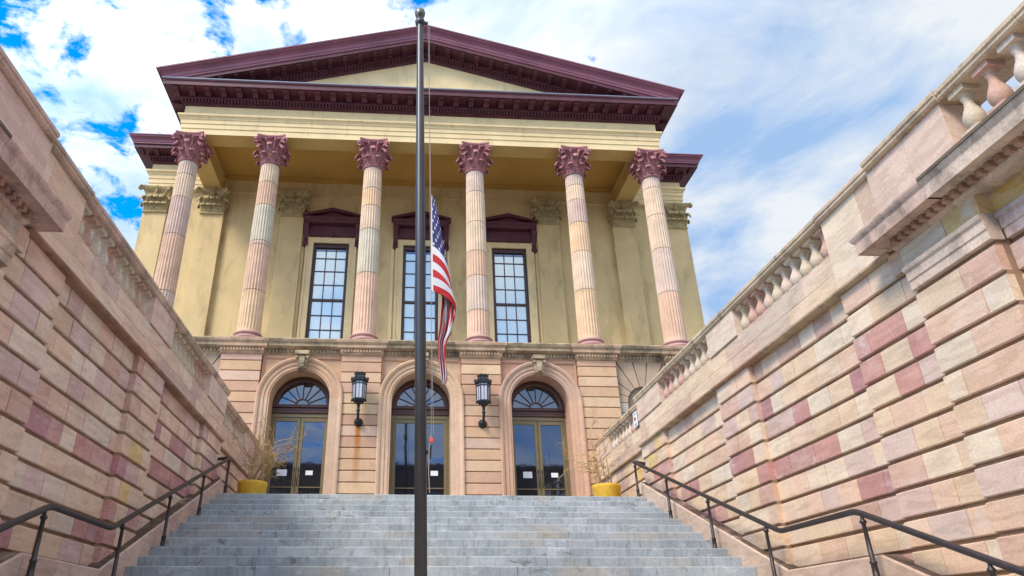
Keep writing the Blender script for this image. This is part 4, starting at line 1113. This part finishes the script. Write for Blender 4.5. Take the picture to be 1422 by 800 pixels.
def flag():
    zt, zb = 2.93+0, 1.52
    nu, nv = 130, 90
    # outlines of the hanging cloth as functions of height (x relative to the halyard)
    RO = [(3.06, .03), (2.94, .07), (2.49, .13), (2.21, .185), (1.94, .23), (1.73, .26), (1.58, .29), (1.35, .33), (1.19, .33), (1.01, .31), (.88, .245), (.75, .235), (.57, .25), (.44, .26), (.31, .24), (.2, .22)]
    LO = [(3.06, 0), (1.56, 0), (1.50, .05), (1.29, .055), (1.12, .075), (.85, .085), (.68, .10), (.53, .125), (.35, .155), (.22, .175)]
    def ev(E, z):
        for (za, xa), (zb_, xb) in zip(E, E[1:]):
            if z >= zb_: return xa+(xb-xa)*max(0, min(1, (za-z)/(za-zb_)))
        return E[-1][1]
    def sm(t): t = max(0, min(1, t)); return t*t*(3-2*t)
    U1 = .27          # the cloth sweeps out to a fold, then swings back and down to the tip
    vs = []; uvs = []
    for j in range(nv+1):
        v = j/nv
        for i in range(nu+1):
            u = i/nu; zh = lerp(1.53, 3.05, v)
            dr = .30+.12*math.sin(v*PI)
            if u < U1:
                t = u/U1; w = math.sin(t*PI/2)**.9; z = zh-dr*t**1.25
                w *= .96+.04*math.sin(v*17)
                y = -.06*math.sin(t*PI)+.022*math.sin(v*26+t*2)*t-.02
            else:
                t = (u-U1)/(1-U1); z1 = zh-dr; zend = .24+.08*(1-v)+.10*abs(v-.4)
                z = z1-(z1-zend)*(t**.95)
                w = 1-.72*t**.8+.07*math.sin(v*14+t*5)*math.sin(t*PI)
                w += (.5-v)*.85*t**1.6
                w = lerp(.97, w, sm(t/.1))
                y = .075*sm(t/.12)+.045*math.sin(v*19+t*7)*sm(t/.3)*(1-.5*t)-.02
            w = max(0, min(1, w))
            x = lerp(ev(LO, z), ev(RO, z), w)
            vs.append((x, y, z)); uvs.append((u, v))
    fs = [(j*(nu+1)+i, j*(nu+1)+i+1, (j+1)*(nu+1)+i+1, (j+1)*(nu+1)+i) for j in range(nv) for i in range(nu)]
    me = bpy.data.meshes.new('flag'); me.from_pydata(vs, [], fs); me.update()
    ul = me.uv_layers.new(name='UVMap')
    for p in me.polygons:
        p.use_smooth = True
        for li in p.loop_indices: ul.data[li].uv = uvs[me.loops[li].vertex_index]
    me.materials.append(m_flag())
    o = bpy.data.objects.new('flag', me); COL.objects.link(o); o.location = (PX+.135, PY, 0)
    sd = o.modifiers.new('thickness', 'SOLIDIFY'); sd.thickness = .003
    tag(o, 'drooping red, white and blue striped flag with stars, at half mast on the dark pole', 'flag')
flag()

# ------------------------------------------------------------------ world and sun
SC.world = bpy.data.worlds.new('World'); W = SC.world; W.use_nodes = True; nt = W.node_tree; L = nt.links
for n in list(nt.nodes): nt.nodes.remove(n)
SUN_EL, SUN_AZ = 47, 230           # azimuth from +Y clockwise; behind the camera, a little left
sky = N(nt, 'ShaderNodeTexSky', sky_type='NISHITA'); sky.sun_disc = False; sky.sun_elevation = R(SUN_EL); sky.sun_rotation = R(SUN_AZ)
sky.air_density = 1.0; sky.ozone_density = 2.5
hs = N(nt, 'ShaderNodeHueSaturation'); hs.inputs['Saturation'].default_value = 1.75; hs.inputs['Value'].default_value = 1.5; L.new(sky.outputs[0], hs.inputs['Color'])
bg1 = N(nt, 'ShaderNodeBackground'); bg1.inputs['Strength'].default_value = .15; L.new(hs.outputs[0], bg1.inputs['Color'])
tc_ = N(nt, 'ShaderNodeTexCoord'); sp = N(nt, 'ShaderNodeSeparateXYZ'); L.new(tc_.outputs['Generated'], sp.inputs[0])
def mth(op, a, b=None, c=None):
    n = N(nt, 'ShaderNodeMath', operation=op)
    for i, v in enumerate((a, b, c)):
        if v is None: continue
        if isinstance(v, bpy.types.NodeSocket): L.new(v, n.inputs[i])
        else: n.inputs[i].default_value = v
    return n.outputs[0]
zz = mth('ADD', mth('MAXIMUM', sp.outputs['Z'], 0.0), .12)
cx_ = mth('DIVIDE', sp.outputs['X'], zz); cy_ = mth('DIVIDE', sp.outputs['Y'], zz)
cb = N(nt, 'ShaderNodeCombineXYZ'); L.new(cx_, cb.inputs[0]); L.new(cy_, cb.inputs[1])
mp = N(nt, 'ShaderNodeMapping'); L.new(cb.outputs[0], mp.inputs[0]); mp.inputs['Location'].default_value = (11.3, 4.7, 0)
n1 = noise_n(nt, mp.outputs[0], 6.5, 12, .62, .35)
n2 = noise_n(nt, mp.outputs[0], 1.1, 3, .5)
# more open blue towards the left, thicker veil to the right
xb = mth('MULTIPLY_ADD', sp.outputs['X'], .23, .085)
cov = mth('ADD', mth('ADD', n1, mth('MULTIPLY', n2, .16)), mth('ADD', xb, .088))
cm = ramp(nt, cov, [(.60, 0), (.68, 1)])
shade = noise_n(nt, mp.outputs[0], 2.6, 10, .60, .3)
cc = mixc(nt, ramp(nt, shade, [(.38, 0), (.60, 1)]), (.30, .46, .72), (.70, .74, .78))
bg2 = N(nt, 'ShaderNodeBackground')
sv = (math.sin(R(SUN_AZ))*math.cos(R(SUN_EL)), math.cos(R(SUN_AZ))*math.cos(R(SUN_EL)), math.sin(R(SUN_EL)))
dt = N(nt, 'ShaderNodeVectorMath', operation='DOT_PRODUCT'); L.new(tc_.outputs['Generated'], dt.inputs[0]); dt.inputs[1].default_value = sv
# clouds are brighter on the sun's side of the sky
L.new(mth('MULTIPLY_ADD', mth('MAXIMUM', dt.outputs['Value'], 0.0), 1.15, .70), bg2.inputs['Strength']); L.new(cc, bg2.inputs['Color'])
mx = N(nt, 'ShaderNodeMixShader'); L.new(cm, mx.inputs[0]); L.new(bg1.outputs[0], mx.inputs[1]); L.new(bg2.outputs[0], mx.inputs[2])
ow = N(nt, 'ShaderNodeOutputWorld'); L.new(mx.outputs[0], ow.inputs[0])

sd = bpy.data.lights.new('sun', 'SUN'); sd.energy = 2.2; sd.angle = R(18); sd.color = (1, .90, .76)
so = bpy.data.objects.new('sun', sd); COL.objects.link(so)
d = Vector((math.sin(R(SUN_AZ))*math.cos(R(SUN_EL)), math.cos(R(SUN_AZ))*math.cos(R(SUN_EL)), math.sin(R(SUN_EL))))
so.rotation_euler = d.to_track_quat('Z', 'Y').to_euler(); so.location = d*60

SC.view_settings.view_transform = 'Standard'; SC.view_settings.look = 'None'; SC.view_settings.exposure = 0.80; SC.view_settings.gamma = 1
SC.render.engine = 'CYCLES'
SC.render.resolution_x = 1024; SC.render.resolution_y = 576
